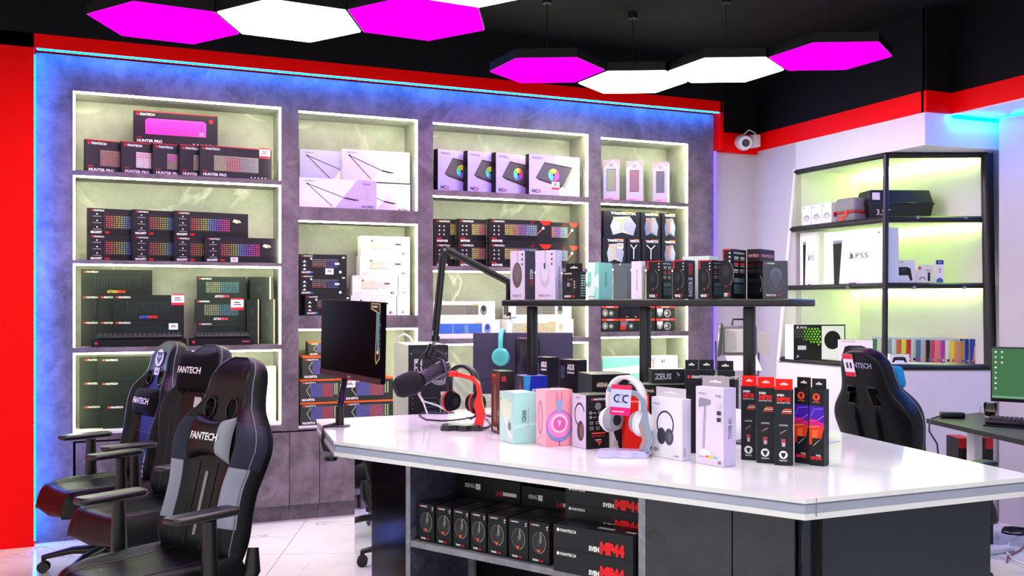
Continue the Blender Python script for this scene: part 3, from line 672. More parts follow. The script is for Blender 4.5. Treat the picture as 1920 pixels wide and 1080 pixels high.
# ---- bay 2
Z = BAYS[1]['z']; z = Z[0][0]; g = 'white microphone arm boxes'
wa = onY(706, .03)-onY(561, .03)
shelfbox('arm_box', 'white and lilac microphone arm box, front left one of the lower layer', 'box', 561, 0, z, .03, d_arm(1), '#f2f2ee', w=wa, py=332, d=.07, group=g)
shelfbox('arm_box', 'white microphone arm box half hidden behind the front lilac one', 'box', 652, 769, z, .13, d_arm(1), '#eceeea', w=None, py=341, d=.06, group=g)
hA = .205
shelfbox('arm_box', 'white microphone arm box at the left of the upper layer', 'box', 562, 0, z+hA, .19, d_arm(0), '#f2f2ee', w=wa*.94, h=.2, d=.06, group=g)
shelfbox('arm_box', 'lilac microphone arm box at the right of the upper layer, side seen', 'box', 642, 768, z+hA, .13, d_arm(0), '#f4f6f0', h=.21, d=.055, group=g)
z = Z[1][0]; g = 'compact black keyboard boxes of the narrow niche'
for r_ in range(3):
    a, b_ = [(572, 658), (562, 650), (562, 650)][r_]
    shelfbox('keyboard_box', 'compact black keyboard box in the narrow niche, %s of three' % ['bottom', 'middle', 'top'][r_], 'box', a, b_, z+r_*.135, .06, d_61dark, '#1d1f22', h=.134, d=.12, group=g, tag=(.62, .2, .055, .04, 0) if r_ == 2 else None)
g = 'white keyboard boxes of the narrow niche'
for r_, (a, b_) in enumerate([(658, 743), (661, 746), (675, 768), (677, 768)]):
    shelfbox('keyboard_box', 'white keyboard box in the narrow niche, layer %s from the shelf' % ['one', 'two', 'three', 'four'][r_], 'box', a, b_, z+r_*.134, .05, d_61white, '#f4f2ee', h=.133, d=.1, group=g)
    if r_ < 2: shelfbox('keyboard_box', 'white keyboard box end at the right wall of the narrow niche, %s' % ['bottom', 'middle'][r_], 'box', b_+2, 768, z+r_*.134, .06, lambda f, l, r, t: (f.text('61', .35, .1, .13, '#202024', bold=.05), f.rect(.3, .8, .6, .84, '#bbb')), '#f4f4f0', h=.133, d=.1, group=g)
z = BAYS[1]['zb']; g = 'orange-topped keyboard boxes behind the monitor'
for r_, (a, b_) in enumerate([(563, 640), (562, 640), (567, 641)]):
    shelfbox('keyboard_box', 'orange-topped keyboard box left of the monitor arm, %s of the pile' % ['bottom', 'middle', 'third up'][r_], 'box', a, b_, z+r_*.152, .04, d_orange, '#3b423a', h=.15, d=.14, group=g)
shelfbox('keyboard_box', 'small orange-topped box on top of the pile behind the monitor', 'box', 578, 640, z+3*.152, .08, d_orange, '#3b423a', h=.09, d=.1, group=g)
for r_ in range(2):
    shelfbox('keyboard_box', 'orange-topped keyboard box right of the monitor arm, %s' % ['lower', 'upper'][r_], 'box', 644, 737, z+r_*.152, .04, d_orange, '#2e3430', h=.15, d=.14, group=g, tag=(.1, .75, .07, .045, 0) if r_ else None)
# ---- bay 3
Z = BAYS[2]['z']; z = Z[0][0]; g = 'lilac laptop cooler boxes'
w4 = onY(1091, .02)-onY(992, .02)
for i, (a, Y) in enumerate([(821,.066),(877,.058),(930,.05),(992,.02)]):
    shelfbox('cooler_box', 'lilac laptop cooler box with a rainbow fan, %s' % ordl[i], 'box', a, 0, z, Y, d_nc20, '#c9c0f0', w=w4, h=.293, d=.052, yaw=16 if i < 3 else 5, group=g, side='#0d0c12', tag=(.5, .25, .065, .06) if i == 3 else None)
z = Z[1][0]; g = 'black and red keyboard boxes in the wide third niche'; wb = onY(1034, .05)-onY(917, .05)
for r_ in range(2):
    for i, (a, Y, w) in enumerate([(814,.2,wb),(859,.13,.42),(917,.05,wb),(1000,.14,None)]):
        shelfbox('keyboard_box', 'black keyboard box with red corner flash, %s row, %s' % (['lower', 'upper'][r_], ordl[i]), 'box', a, 1087, z+r_*.172, Y, d_maxpower, '#1c181c', h=.171, w=w, d=.06, group=g)
z = Z[2][0]; g = 'white keyboard and mouse set boxes'
for (a, b_, r_, k, Y, lab) in [(812, 937, 0, 1, .05, 'white box with blue keyboard and mouse, left lower one'), (813, 928, 1, 0, .09, 'white box with black keyboard and mouse, left upper one'),
                           (950, 1075, 0, 2, .05, 'white box with yellow keyboard and mouse, right lower one'), (958, 1071, 1, 0, .09, 'white box with black keyboard and mouse, right upper one')]:
    shelfbox('keyboard_set_box', lab, 'box', a, b_, z+r_*.131, Y, d_combo(k), '#f6f5f0', h=.13, d=.16, group=g)
# ---- bay 4
Z = BAYS[3]['z']; z = Z[0][0]; g = 'lilac portable speaker boxes'
for i, (kx, pl, pr, tint, nm) in enumerate([(1161,1131,1165,'#9aa090','grey'),(1205,1174,1210,'#9a7088','rose'),(1252,1224,1263,'#6c6a80','dark grey')]):
    K = (onY(kx, .09-.02*i), .09-.02*i)
    corner('speaker_box', 'tall lilac box with %s window, %s of three on the right top shelf' % (nm, ['left', 'middle', 'right'][i]), 'box', kx, 0, pl, pr, 0, YAW*180/pi-(32+3*i), z=z, see='R', K=K, h=.315, d=.08+.02*i, base='#e4e8e0', design=d_speakerbox(tint), group=g)
z = Z[1][0]; g = 'gaming mouse boxes in the narrow right niche'
for (a, b_, r_, c, lab) in [(1130,1174,0,'white','white mouse pictured, lower row left'),(1176,1201,0,'black','black mouse with white fork mark, lower row second'),(1204,1238,0,'black','black mouse with white fork mark, lower row third'),(1241,1269,0,'blue','bluish mouse, lower row right'),
                          (1132,1199,1,'white','grey mouse, upper row left'),(1202,1238,1,'blue','bluish mouse, upper row middle'),(1241,1269,1,'blue','bluish mouse, upper row right')]:
    shelfbox('mouse_box', 'dark box in the narrow right niche, '+lab, 'box', a, b_, z+r_*.205, .04, d_trifecta(c), '#24262a', h=.204, d=.12, group=g, tag=(.75, .75, .05, .04, 0) if lab.startswith('white mouse') else None)
z = Z[2][0]; g = 'small speaker and webcam boxes'
for (a, b_, r_, v) in [(1128,1160,0,0),(1161,1201,0,1),(1203,1228,0,0),(1230,1265,0,3),(1128,1160,1,0),(1162,1200,1,2),(1203,1228,1,0),(1230,1265,1,3)]:
    shelfbox('speaker_carton', 'small dark box with orange top, %s row, %s in the narrow right niche' % (['lower', 'upper'][r_], {1128:'leftmost',1161:'second',1162:'second',1203:'third',1230:'rightmost'}[a]), 'box', a, b_, z+r_*.097, .04, d_smallspk(v), '#262a26', h=.096, d=.12, group=g)
z = BAYS[3]['zb']
for r_ in range(3):
    shelfbox('keyboard_box', 'mint and white keyboard box low in the narrow right niche, %s' % ['bottom', 'middle', 'top'][r_], 'box', 1130, 1270, z+r_*.125, .06, lambda f, l, r, t: (f.rect(0,0,1,1,'#eefaf0'), f.poly([(.0,.3),(.7,.55),(.7,.95),(0,1)], '#8fe8c8'), f.rect(.5,.15,.68,.85,'#f4a090'), f.rect(.52,.25,.66,.7,'#f4f8fa'), f.rect(.54,.35,.64,.55,'#60c0e0'), f.text('61', .78, .6, .2, '#303038', bold=.04)), '#e8faf0', h=.124, d=.12, group='mint keyboard boxes low in the right niche')

# ================================================================== RACK BOXES
def rackK(px, off): # point on a line parallel to the rack shelf
    P = (Pk.x+NK.x*off, Pk.y+NK.y*off); return online(px, P, (TK.x, TK.y))
YR = math.degrees(rzk)+YAW*180/pi      # yaw of the rack seen from the camera frame
g = 'boxes along the black rack shelf'
def d_mousewhite(dark):
    def D(f, l, r, t):
        f.rect(0,0,1,1,'#d8cbe4'); f.text('HELIOS', .15, .06, .045, '#5a5068', fit=.6); f.line((.5,1),(.5,.75), .01, '#6a6070')
        f.ell(.48, .5, .12, '#5a4648' if dark else '#c3bcd0', ry=.26, n=24); f.ell(.48, .55, .09, '#6c585a' if dark else '#d6d0e2', ry=.18)
        for k in range(3): f.ell(.84, .92-.1*k, .022, '#2c2832', n=10)
        if dark:
            r.rect(0,0,1,1,'#34353c'); r.text('HELIOS', .5, .62, .3, '#e8e4ec', rot=-90, bold=.04, fit=.2); r.text('XD3', .5, .42, .3, '#e02838', rot=-90, bold=.04, fit=.14)
        else:
            f.rect(.44, .62, .52, .74, '#3a3038'); r.rect(0,0,1,1,'#d4c6ec'); r.text('HELIOS XD3', .45, .68, .3, '#6c6480', rot=-90, fit=.42)
    return D
def d_webcam(f, l, r, t):
    f.logo(.05, .9, .05, dot='#e05030'); f.ell(.45, .5, .34, '#26262c'); f.poly([(.16,.66),(.16,.76),(.24,.8),(.56,.8),(.62,.76),(.62,.66),(.56,.62),(.24,.62)], '#0c0c10'); f.ell(.38, .71, .06, '#44485a'); f.ell(.55, .71, .035, '#888'); f.rect(.3,.46,.48,.6,'#888890'); f.rect(.26,.3,.5,.46,'#0e0e12')
    for k in range(3): f.rect(.7, .4+.1*k, .78, .47+.1*k, '#c89468')
    f.text('LUMINOUS', .16, .08, .07, '#f2f2f4', bold=.04, fit=.36); f.text('C30', .54, .08, .07, '#e02838', bold=.04)
    r.rect(0,0,1,1,'#121216')
    for k in range(9): r.rect(.15, .12+.09*k, .85, .15+.09*k, '#c8c8cc'); 
    for k in range(4): r.ell(.35, .55+.1*k, .03, '#ddd', n=8); r.ell(.7, .55+.1*k, .03, '#ddd', n=8)
def d_mint(f, l, r, t):
    f.rect(0,0,1,1,'#d9f2ea'); f.poly([(0,.35),(.4,.45),(.35,.75),(0,.7)], '#8fdcc8'); f.poly([(.6,.6),(1,.7),(1,1),(.7,1)], '#8ee0cc'); f.poly([(.5,0),(1,0),(1,.3),(.7,.35)], '#9be3d2'); f.ell(.12,.4,.08,'#7cc8b4'); f.text('FANTECH', .12, .06, .035, '#50705f')
    r.rect(0,0,1,1,'#8fe0d2'); r.text('WHISPER', .45, .75, .12, '#3f7068', rot=-90, fit=.4)
def d_greyside(f, l, r, t): f.rect(0,0,1,1,'#56616a'); f.poly([(.4,1),(.6,1),(.5,.93)], '#b8c4c8'); r.rect(0,0,1,1,'#6a747c')
def d_tunewhite(f, l, r, t): f.rect(0,0,1,1,'#e6dcf0'); f.text('PERFECTUNE', .6, .22, .1, '#666070', rot=90, fit=.56); r.rect(0,0,1,1,'#f4f0f6')
def icons(f, u0, v0, u1, v1, nx, ny, c='#b8bcc4', c2='#e04050'):
    du, dv = (u1-u0)/nx, (v1-v0)/ny
    for i in range(nx):
        for j in range(ny): f.rect(u0+du*i+du*.12, v0+dv*j+dv*.45, u0+du*(i+1)-du*.12, v0+dv*j+dv*.8, c2 if j % 2 else c); f.rect(u0+du*i+du*.12, v0+dv*j+dv*.2, u0+du*(i+1)-du*.12, v0+dv*j+dv*.32, c)
def d_mouseblack(nm, tall=0, vert=None):
    def D(f, l, r, t):
        t.rect(0,0,1,1,'#a01824'); f.rect(0,.975,1,1,'#c82030'); f.rect(.04,.78,.16,.96,'#c02838'); f.ell(.45, .5, .16, '#17171c', ry=.27, n=24); f.ring(.45, .5, .16, .012, '#77747e', ry=1.7, a0=-60, a1=70); f.ell(.42,.56,.07,'#2c2c34', ry=.12); f.poly([(.4,.27),(.5,.27),(.45,.22)], '#e8603c')
        for k in range(3): f.ell(.85, .92-.08*k, .02, '#d8d8dc', n=8)
        f.text(nm, .2, .05, .07, '#f0f0f4', bold=.04, fit=.42); f.text('7', .66, .05, .07, '#e02030', bold=.04)
        r.rect(0,0,1,1,'#14161a')
        if vert: r.text(vert[0], .72, .06, .42, '#f4f4f6', rot=90, bold=.05, fit=.5); r.text(vert[1], .72, .62, .42, '#e02030', rot=90, bold=.05, fit=.3)
        else: r.text('FANTECH', .15, .91, .035, '#f4f4f6', fit=.7); icons(r, .12, .5, .88, .88, 2, 3); r.rect(.12,.1,.88,.3,'#4a6070'); r.rect(.12,.33,.8,.42,'#6c8090')
    return D
def d_heliosblack(f, l, r, t):
    f.rect(0,0,1,1,'#3a3c4e'); f.logo(.1, .91, .035, dot='#e03040'); f.ell(.52,.62,.17,'#5a5d78', ry=.2); f.ell(.52,.5,.14,'#4a4d66', ry=.22); f.ring(.52,.42,.2,.012,'#8a8ca8', a0=180, a1=360, ry=1); f.ring(.52,.42,.2,.008,'#70728c', ry=1); f.text('HELIOS GO', .12, .07, .05, '#e8e8f0', bold=.03, fit=.4); f.text('XD', .56, .07, .05, '#e03040'); l.rect(0,0,1,1,'#0c0c10'); l.ring(.7,.4,.25,.012,'#c8c8cc', a0=-60, a1=60)
def rb(lab, kx, pl, pr, top, base, D, off=.0, **kw):
    K = rackK(kx, -.09+off); a = radians(YR); kw.setdefault('see', 'R')
    return corner('accessory_box' if 'mouse' not in lab else 'mouse_box', lab, 'box', kx, 0, pl, pr, top, YR, z=ZR+.0005, K=K, base=base, design=D, group=g, **kw)
rb('white mouse box picturing a brown mouse, far left of the rack shelf', 984, 957, 1003, 470, '#d8cbe4', d_mousewhite(1), mat='gloss')
rb('white mouse box picturing a pale mouse, second on the rack shelf', 1041, 1004, 1053, 469, '#d8cbe4', d_mousewhite(0), mat='gloss')
rb('black webcam box with hang tab on the rack shelf', 1086, 1054, 1099, 509, '#17171b', d_webcam, hang='#0e0e12')
rb('mint green box with cloudy print on the rack shelf', 1123, 1101, 1148, 492, '#9be3d2', d_mint, mat='gloss')
rb('slate grey glossy box beside the mint box on the rack', 1176, 1150, 1183, 494, '#56616a', d_greyside, mat='gloss')
rb('white narrow box with upright lettering on the rack shelf', 1203, 1184, 1210, 490, '#e6dcf0', d_tunewhite)
rb('black mouse box with red top and icon columns, right of the white narrow box', 1240, 1212, 1260, 489, '#18181c', d_mouseblack('THOR'))
rb('black mouse box with large upright white and red lettering', 1285, 1261, 1303, 488, '#18181c', d_mouseblack('WG', 0, ('RAIGOR III', 'WG10')))
rb('pale mint box lying behind the red-topped mouse boxes', 1330, 1280, 1341, 480, '#dff4ee', None, off=.14, d=.08)
rb('black mouse box with red top and red base mark, right of the mint sliver', 1335, 1309, 1355, 488, '#18181c', d_mouseblack('VENOM'))
rb('tallest black and red mouse box on the rack shelf', 1371, 1355, 1399, 467, '#1a191c', d_mouseblack('CRYPTO'))
rb('dark maroon mouse box standing behind at the right end of the rack', 1425, 1401, 1452, 467, '#2a1a26', lambda f, l, r, t: (f.text('FANTECH', .1, .84, .06, '#f0a0b0', fit=.8), r.text('FANTECH', .1, .84, .06, '#f0a0b0', fit=.8), r.rect(0,.0,1,.02,'#111')), off=.13)
K = rackK(1430, -.075)
corner('mouse_box', 'dark blue-grey mouse box at the far right end of the rack shelf', 'box', 1430, 0, 1402, 1477, 489, 12, z=ZR+.0005, K=K, see='L', base='#0e0e12', design=d_heliosblack, group=g, mat='gloss')

# ================================================================== COUNTER BOXES
g = 'headphone and accessory boxes on the counter front row'
def d_darktall(f, l, r, t):
    l.rect(.02,.01,.98,.99,'#4a3d36'); l.rect(.1,.9,.5,.94,'#e04030'); l.poly([(.3,.15),(.6,.2),(.5,.8),(.35,.75)], '#7c6a5c'); l.rect(.2,.04,.7,.1,'#c8b8a8'); f.rect(0,0,1,1,'#121216'); f.rect(.1,.84,.4,.92,'#b02838')
corner('headset_box', 'tall dark box with brown window beside the red headset stand', 'box', 938, 815, 921, 964, 697, 22, base='#141216', design=d_darktall, group=g, mat='gloss')
def d_who(f, l, r, t):
    l.rect(0,0,1,1,'#bfe9dc'); l.poly([(.05,.9),(.9,.8),(.8,.5),(.5,.45),(.1,.55)], '#dff2cc'); l.poly([(.3,.5),(.6,.42),(.95,.1),(.7,.08)], '#e6efe6'); l.ell(.72,.33,.07,'#6f8078', ry=.09); l.ell(.1,.85,.02,'#406058'); f.rect(0,0,1,1,'#a9e4dc'); f.poly([(0,.3),(1,.36),(1,.42),(0,.36)], '#bff0ea'); t.rect(0,0,1,1,'#d6f4ec')
    f.text('WHO1', .36, .66, .2, '#2c5550', rot=-90, bold=.03, fit=.24); f.text('MICROPHONE', .62, .72, .03, '#4c7c74', rot=-90, fit=.4)
corner('microphone_box', 'mint green box with upright dark lettering on the counter', 'box', 963, 833, 937, 1006, 738, 25.8, base='#b6e8de', design=d_who, group=g, mat='gloss')
def d_pink(f, l, r, t):
    f.rect(0,0,1,1,'#ffa0b4'); l.rect(0,0,1,1,'#f8b8c8'); t.rect(0,0,1,1,'#ff9cb0')
    f.ell(.5,.36,.27,'#c070d8', ry=.29, n=30); f.ell(.5,.38,.235,'#ff8ed0', n=30); f.ring(.5,.4,.165,.03,'#ffe8f4', n=30, a0=-40, a1=330); f.ell(.5,.4,.12,'#e868b8'); f.poly([(.42,.46),(.58,.46),(.5,.34)], '#ffc0e4'); f.ring(.5,.36,.27,.045,'#7c9cd8', a0=200, a1=340)
    f.poly([(.37,.82),(.63,.82),(.57,.6),(.43,.6)], '#8caedc'); f.line((.41,.82),(.41,.96), .01, '#c85090'); f.line((.58,.82),(.58,.96), .01, '#c85090'); f.line((.5,.1),(.5,.0), .012, '#70406c')
    l.ell(.45,.5,.11,'#d8889c', ry=.32); l.ell(.45,.5,.08,'#f0a8b8', ry=.25); l.line((.2,.1),(.9,.2), .01, '#e08098')
corner('headset_box', 'pink headset box picturing a pink and blue ear cup', 'box', 1024, 838, 1005, 1073, 733, 24, base='#ffa6b8', design=d_pink, group=g, mat='gloss')
def d_bw(f, l, r, t):
    l.rect(0,0,1,1,'#d8cfe6'); l.ring(.55,.62,.19,.03,'#3c2c30', a0=20, a1=250, ry=1.2); l.ell(.62,.32,.13,'#54403e', ry=.19); l.ell(.7,.32,.08,'#7a625c', ry=.13); l.text('ECHO', .3, .92, .04, '#8c8498')
    f.rect(0,0,1,1,'#17181d'); f.logo(.2, .9, .04, dot='#e02838'); f.ell(.5,.79,.07,'#7c7c84')
    for k in range(2):
        for j in range(2): f.ring(.18+.38*j,.67-.08*k,.028,.01,'#e0e0e4', n=12); f.rect(.28+.38*j,.66-.08*k,.42+.38*j,.675-.08*k,'#c0c0c4')
    for k in range(2):
        for j in range(3): f.rect(.14+.26*j,.46-.1*k,.27+.26*j,.51-.1*k,'#c8c8cc'); f.rect(.16+.26*j,.468-.1*k,.25+.26*j,.502-.1*k,'#17181d')
    f.rect(.2,.28,.78,.305,'#f05038'); f.rect(.2,.22,.74,.26,'#702830'); f.rect(.35,.16,.6,.175,'#ddd'); f.poly([(.36,.14),(.62,.14),(.48,.04),(.5,.1)], '#e8503c')
corner('headset_box', 'black and white headset box covered in small icons', 'box', 1099, 843, 1073, 1143, 742, 26, base='#17181d', design=d_bw, group=g)
def d_go(f, l, r, t):
    f.rect(0,0,1,1,'#f0ecf4'); f.ring(.45,.56,.2,.028,'#3c3844', a0=-35, a1=215, ry=1.15, n=30); f.ell(.33,.36,.1,'#3c3a48', ry=.14); f.ell(.58,.36,.1,'#504e60', ry=.14); f.ell(.6,.36,.05,'#6c6a80', ry=.08)
    f.text('FANTECH', .06, .88, .025, '#888090'); f.text('GO', .08, .1, .055, '#302c38', bold=.02); f.rect(.74,.05,.9,.07,'#a0a0a8'); r.rect(0,0,1,1,'#ddd6ec'); r.text('GO', .35, .06, .2, '#404050', rot=90, fit=.13)
corner('headphone_box', 'white box picturing small grey folding headphones', 'box', 1279.5, 865, 1222, 1295, 750, -54, base='#eeeaf4', see='R', design=d_go, group=g, hang='#cfcad4')
def d_tower(f, l, r, t):
    f.rect(0,0,1,1,'#e4daf0'); f.poly([(.1,.82),(.1,.73),(.42,.76),(.55,.78),(.55,.84),(.14,.86)], '#9a96ac'); f.line((.34,.76),(.28,.2), .035, '#9a96a8'); f.line((.345,.76),(.285,.2), .008, '#d4d0dc'); f.ell(.34,.15,.1,'#f4f0fa', ry=.05)
    f.line((.1,.09),(.3,.1), .012, '#c090f0'); f.ell(.55,.105,.055,'#f8e020', ry=.015); f.ell(.72,.105,.04,'#60c8f0', ry=.012); f.ell(.42,.105,.035,'#f06060', ry=.012); f.text('TOWER', .72, .88, .03, '#807890', fit=.2)
    f.text('FANTECH', .1, .9, .025, '#988ea8')
    for k in range(3): f.rect(.78,.74-.085*k,.92,.79-.085*k,['#d8d0e0','#3a3644','#3a3644'][k])
    f.rect(.82,.03,.93,.07,'#88808c'); r.rect(0,0,1,1,'#c9bce6'); r.text('TOWER AC', .65, .35, .3, '#504868', rot=90, fit=.26)
corner('stand_box', 'tall white box picturing a lamp-like headset stand', 'box', 1357, 877, 1305, 1379.5, 729, -54, base='#e4daf0', see='R', design=d_tower, group=g, hang='#a8a4ac')
def d_mp35(f, l, r, t):
    t.rect(0,0,1,1,'#ff1810'); f.text('SVEN', .14, .915, .028, '#f4f0f0', bold=.05); f.text('MP35', .14, .845, .058, '#f02028', bold=.06, fit=.74); f.text('MOUSE PAD', .14, .82, .016, '#f0f0f0', fit=.74)
    for k in range(3): f.poly([(.36+.08*(2-k)*.8,.735-.025*k),(.95,.735-.025*k),(.95,.75-.025*k),(.4+.08*(2-k)*.8,.75-.025*k)], ['#f06050','#f0e0dc','#f04030'][k])
    f.text('CONTROL', .26, .52, .022, '#e0e0e0', fit=.5); f.rect(.3,.4,.68,.48,'#3a1c22'); f.line((.32,.42),(.66,.47), .005, '#ddd'); f.rect(.38,.28,.62,.35,'#b04858'); f.rect(.42,.25,.6,.3,'#c8b8bc')
    f.ell(.5,.14,.055,'#eef0f4'); f.poly([(.36,.165),(.64,.165),(.6,.13),(.54,.11),(.5,.095),(.46,.11),(.4,.13)], '#222530'); f.text('FANTECH', .28, .055, .02, '#f0f0f0', fit=.44)
for i, (kx, ky, kr, top) in enumerate([(1389.5, 862, 1417.5, 724), (1418.4, 867.6, 1451.5, 727), (1452, 872, 1486, 731)]):
    K = onz(kx, ky, ZC)
    corner('mouse_mat_box', 'black mouse mat box with bright red lid and hang tab, %s of three' % ['left', 'middle', 'right'][i], 'box', kx, ky, kx, kr, top, -20, d=.045, base='#1c2328', design=d_mp35, group='red-lidded mouse mat boxes', hang='#ff1a10')
def d_mp393(f, l, r, t):
    f.poly([(0,.78),(1,.78),(1,.56),(0,.62)], '#4a1cb8'); f.poly([(0,.62),(1,.56),(1,.5),(0,.54)], '#d81880'); f.poly([(0,.54),(1,.5),(.75,.3),(0,.27)], '#e8401c'); f.poly([(.2,.46),(.6,.47),(.55,.32),(.2,.34)], '#ff6a30')
    for p, q, c in [((.1,.64),(.3,.74),'#9a80ff'),((.3,.74),(.95,.75),'#9a80ff'),((.05,.58),(.6,.6),'#ff60b0'),((.6,.6),(1,.66),'#ff80c0'),((.0,.5),(.7,.52),'#ffb090')]: f.line(p, q, .008, c)
    f.rect(.22,.24,.8,.36,'#17181c'); f.line((.3,.26),(.72,.34), .006, '#ddd'); f.ell(.5,.9,.05,'#f05030'); f.poly([(.38,.925),(.62,.925),(.5,.865)], '#301010'); f.text('FANTECH', .25, .825, .018, '#f08060', fit=.5)
    f.text('VIGIL', .48, .125, .022, '#f4e8e8', bold=.03, fit=.36); f.text('MP393', .14, .08, .04, '#f03040', bold=.05, fit=.72)
for i, (kx, ky, kr, top) in enumerate([(1489.5, 867.6, 1516, 727), (1517.5, 872, 1545, 730)]):
    corner('mouse_mat_box', 'slim black mouse mat box with purple and orange print, %s of two' % ['left', 'right'][i], 'box', kx, ky, kx, kr, top, -38, d=.045, base='#191c22', design=d_mp393, group='purple and orange mouse mat boxes', hang='#15181c')
# second row and behind
def d_red(f, l, r, t): f.rect(0,0,1,1,'#f01c10'); f.rect(.1,.86,.6,.9,'#ff8070')
corner('red_box', 'plain bright red box standing behind the white headphone stand', 'box', 1173, 847, 1150, 1217, 741, 8, d=.05, base='#e81810', design=d_red)
def d_blue(f, l, r, t):
    l.rect(0,0,1,1,'#1a1a2c'); l.poly([(.1,.5),(.6,.9),(.9,.6),(.5,.2)], '#8a3468'); f.rect(0,0,1,1,'#2030b0'); f.poly([(0,1),(.3,1),(.15,.3),(0,.2)], '#3c9ae0'); f.text('B550', .35, .62, .12, '#e8ecf8', bold=.03, fit=.28); f.text('GAMING', .35, .42, .12, '#e8ecf8', bold=.04, fit=.55); t.rect(0,0,1,1,'#8890c8')
corner('motherboard_box', 'royal blue box half hidden behind the mint box', 'box', 982, 801, 965, 1026, 706, 20, dd=4.12, d=.1, base='#2030b0', design=d_blue)
def d_prime(f, l, r, t):
    f.rect(.06,.7,.3,.9,'#3c4a68'); f.text('ASUS', .45, .84, .09, '#f0f0f4', bold=.05, fit=.4); f.rect(.45,.78,.85,.81,'#d0d0d4'); f.text('PRIME', .25, .38, .1, '#e0dcd0', bold=.04, fit=.6); f.rect(.25,.28,.85,.33,'#b0a890')
    r.rect(0,0,1,1,'#0b0c12'); r.text('PRIME', .55, .08, .36, '#d8e4fa', rot=90, bold=.05, fit=.42); r.text('B760M-K', .95, .08, .25, '#a8b4d0', rot=90, fit=.44); t.rect(0,0,1,1,'#7c8068')
for i, (kx, pl, pr, top, dd) in enumerate([(1029, 1003, 1048, 671, 4.42), (1082, 1049, 1101, 676, 4.22)]):
    corner('motherboard_box', 'tall black motherboard box with upright white lettering, %s one' % ['left', 'right'][i], 'box', kx, 0, pl, pr, top, -48, dd=dd, see='R', base='#0c0c12', design=d_prime, group='black motherboard boxes')
def d_arena(f, l, r, t):
    f.text('ARENA', .12, .8, .07, '#d8c8a8', bold=.03, fit=.3); f.rect(.5,.78,.68,.9,'#e0e0e0')
    for k in range(6): f.ell(.12+.06*k, .7, .015, '#b8a888', n=6)
    f.rect(.15,.45,.55,.6,'#cfc8b8')
    for k in range(4): f.rect(.6+.07*k,.5,.65+.07*k,.56,'#e04828')
    t.rect(0,0,1,1,'#4b4f40')
corner('cooler_carton', 'long black box with small gold lettering behind the icon box', 'box', 1110, 0, 1100, 1181, 703, 16, dd=3.78, d=.16, base='#141416', design=d_arena)
corner('graphics_card_box', 'large black box standing between the red box and white box', 'box', 1187, 0, 1180, 1287, 722, 4, dd=3.46, d=.1, base='#101214', design=lambda f, l, r, t: (f.text('ARENA', .1, .88, .05, '#d8c8a8', bold=.03, fit=.3), f.ring(.6,.5,.3,.012,'#1c2024'), t.rect(0,0,1,1,'#7c8468')))
zz = ZC+ (HC-(722-CY)/F_PX*3.46-ZC)
K = tuple(at(1222, 540, 3.50))[:2]
corner('graphics_card_box', 'grey flat box with pale lettering lying on the large black box', 'box', 1222, 0, 1218, 1284, 693, 4, z=zz+.002, K=K, d=.06, base='#22242c', design=lambda f, l, r, t: (f.text('ZEUS', .1, .3, .4, '#a8a4b8', bold=.04, fit=.5), f.poly([(.66,.2),(.8,.5),(.74,.85),(.86,.6)], '#a890c8'), t.rect(0,0,1,1,'#c8ccb8')))
for i, (kx, pr, top) in enumerate([(1285.5, 1311, 694), (1312, 1341, 694), (1346, 1378, 696)]):
    corner('accessory_box', 'tall black box with hang tab behind the tall white stand box, %s' % ['left', 'middle', 'right'][i], 'box', kx, 0, kx, pr, top, -6, dd=3.36+.01*i, d=.07, base='#181a20', design=lambda f, l, r, t: (f.logo(.12, .9, .035, dot='#e02838'), f.rect(.1,.6,.5,.7,'#22252c'), t.rect(0,0,1,1,'#3c4048')), group='tall black boxes with hang tabs', hang='#181a20')
corner('small_white_box', 'small black and white box behind the white headphone stand', 'box', 1146, 0, 1143, 1171, 768, 10, dd=3.46, d=.04, base='#e8e6ea', design=lambda f, l, r, t: (f.poly([(0,1),(.4,1),(1,.2),(1,0),(.6,0),(0,.6)], '#202026'), f.rect(.1,.05,.5,.2,'#ccc')))

# ================================================================== SHELF BENEATH THE COUNTER
def under(s, off): return (P0.x+T.x*s+NI.x*off, P0.y+T.y*s+NI.y*off)
yu = math.degrees(rzc)+YAW*180/pi
g = 'black mouse boxes on the counter shelf'
def d_thor(f, l, r, t):
    f.logo(.06, .91, .035, dot='#e02030'); f.rect(.86,.9,.94,.93,'#ddd'); f.rect(.87,.84,.92,.88,'#ddd'); f.ell(.5,.52,.21,'#2e2e34', ry=.27, n=26); f.ring(.5,.52,.21,.014,'#9a9688', a0=-80, a1=80, ry=1.28); f.ring(.5,.52,.19,.012,'#66645e', a0=100, a1=250, ry=1.3); f.poly([(.46,.74),(.6,.76),(.66,.6),(.62,.5),(.54,.5)], '#787a72')
    f.rect(.47,.56,.53,.75,'#0c0c0e')
    for k in range(3): f.ell(.5,.58-.06*k,.008,'#ddd', n=6)
    f.poly([(.4,.36),(.44,.36),(.5,.33),(.56,.36),(.6,.36),(.52,.27),(.48,.27)], '#f06040'); f.text('THOR', .2, .07, .045, '#f0f0f0', bold=.05, fit=.3); f.text('X16', .54, .07, .045, '#e02838', bold=.05, fit=.2); t.rect(.1,.2,.5,.5,'#2c2e34')
s7 = [sc(784+0), None]
pxs = [(785, 814), (818, 846), (850, 879), (883, 911), (915, 950), (954, 990), (992, 1030)]
for i, (a, c) in enumerate(pxs):
    sa, sb = sc(a, .02), sc(c, .02); h = .138
    for k in range(2 if i < 6 else 2):
        x, y = under(sa, .02+.095*k)
        carton('mouse_box', 'black mouse box on the counter shelf, %s, %s row' % (ordl[i], ['front', 'back'][k]), 'box', (x, y, zsh+.0005), rzc, sb-sa, .09, h, '#16181d', d_thor, group=g)
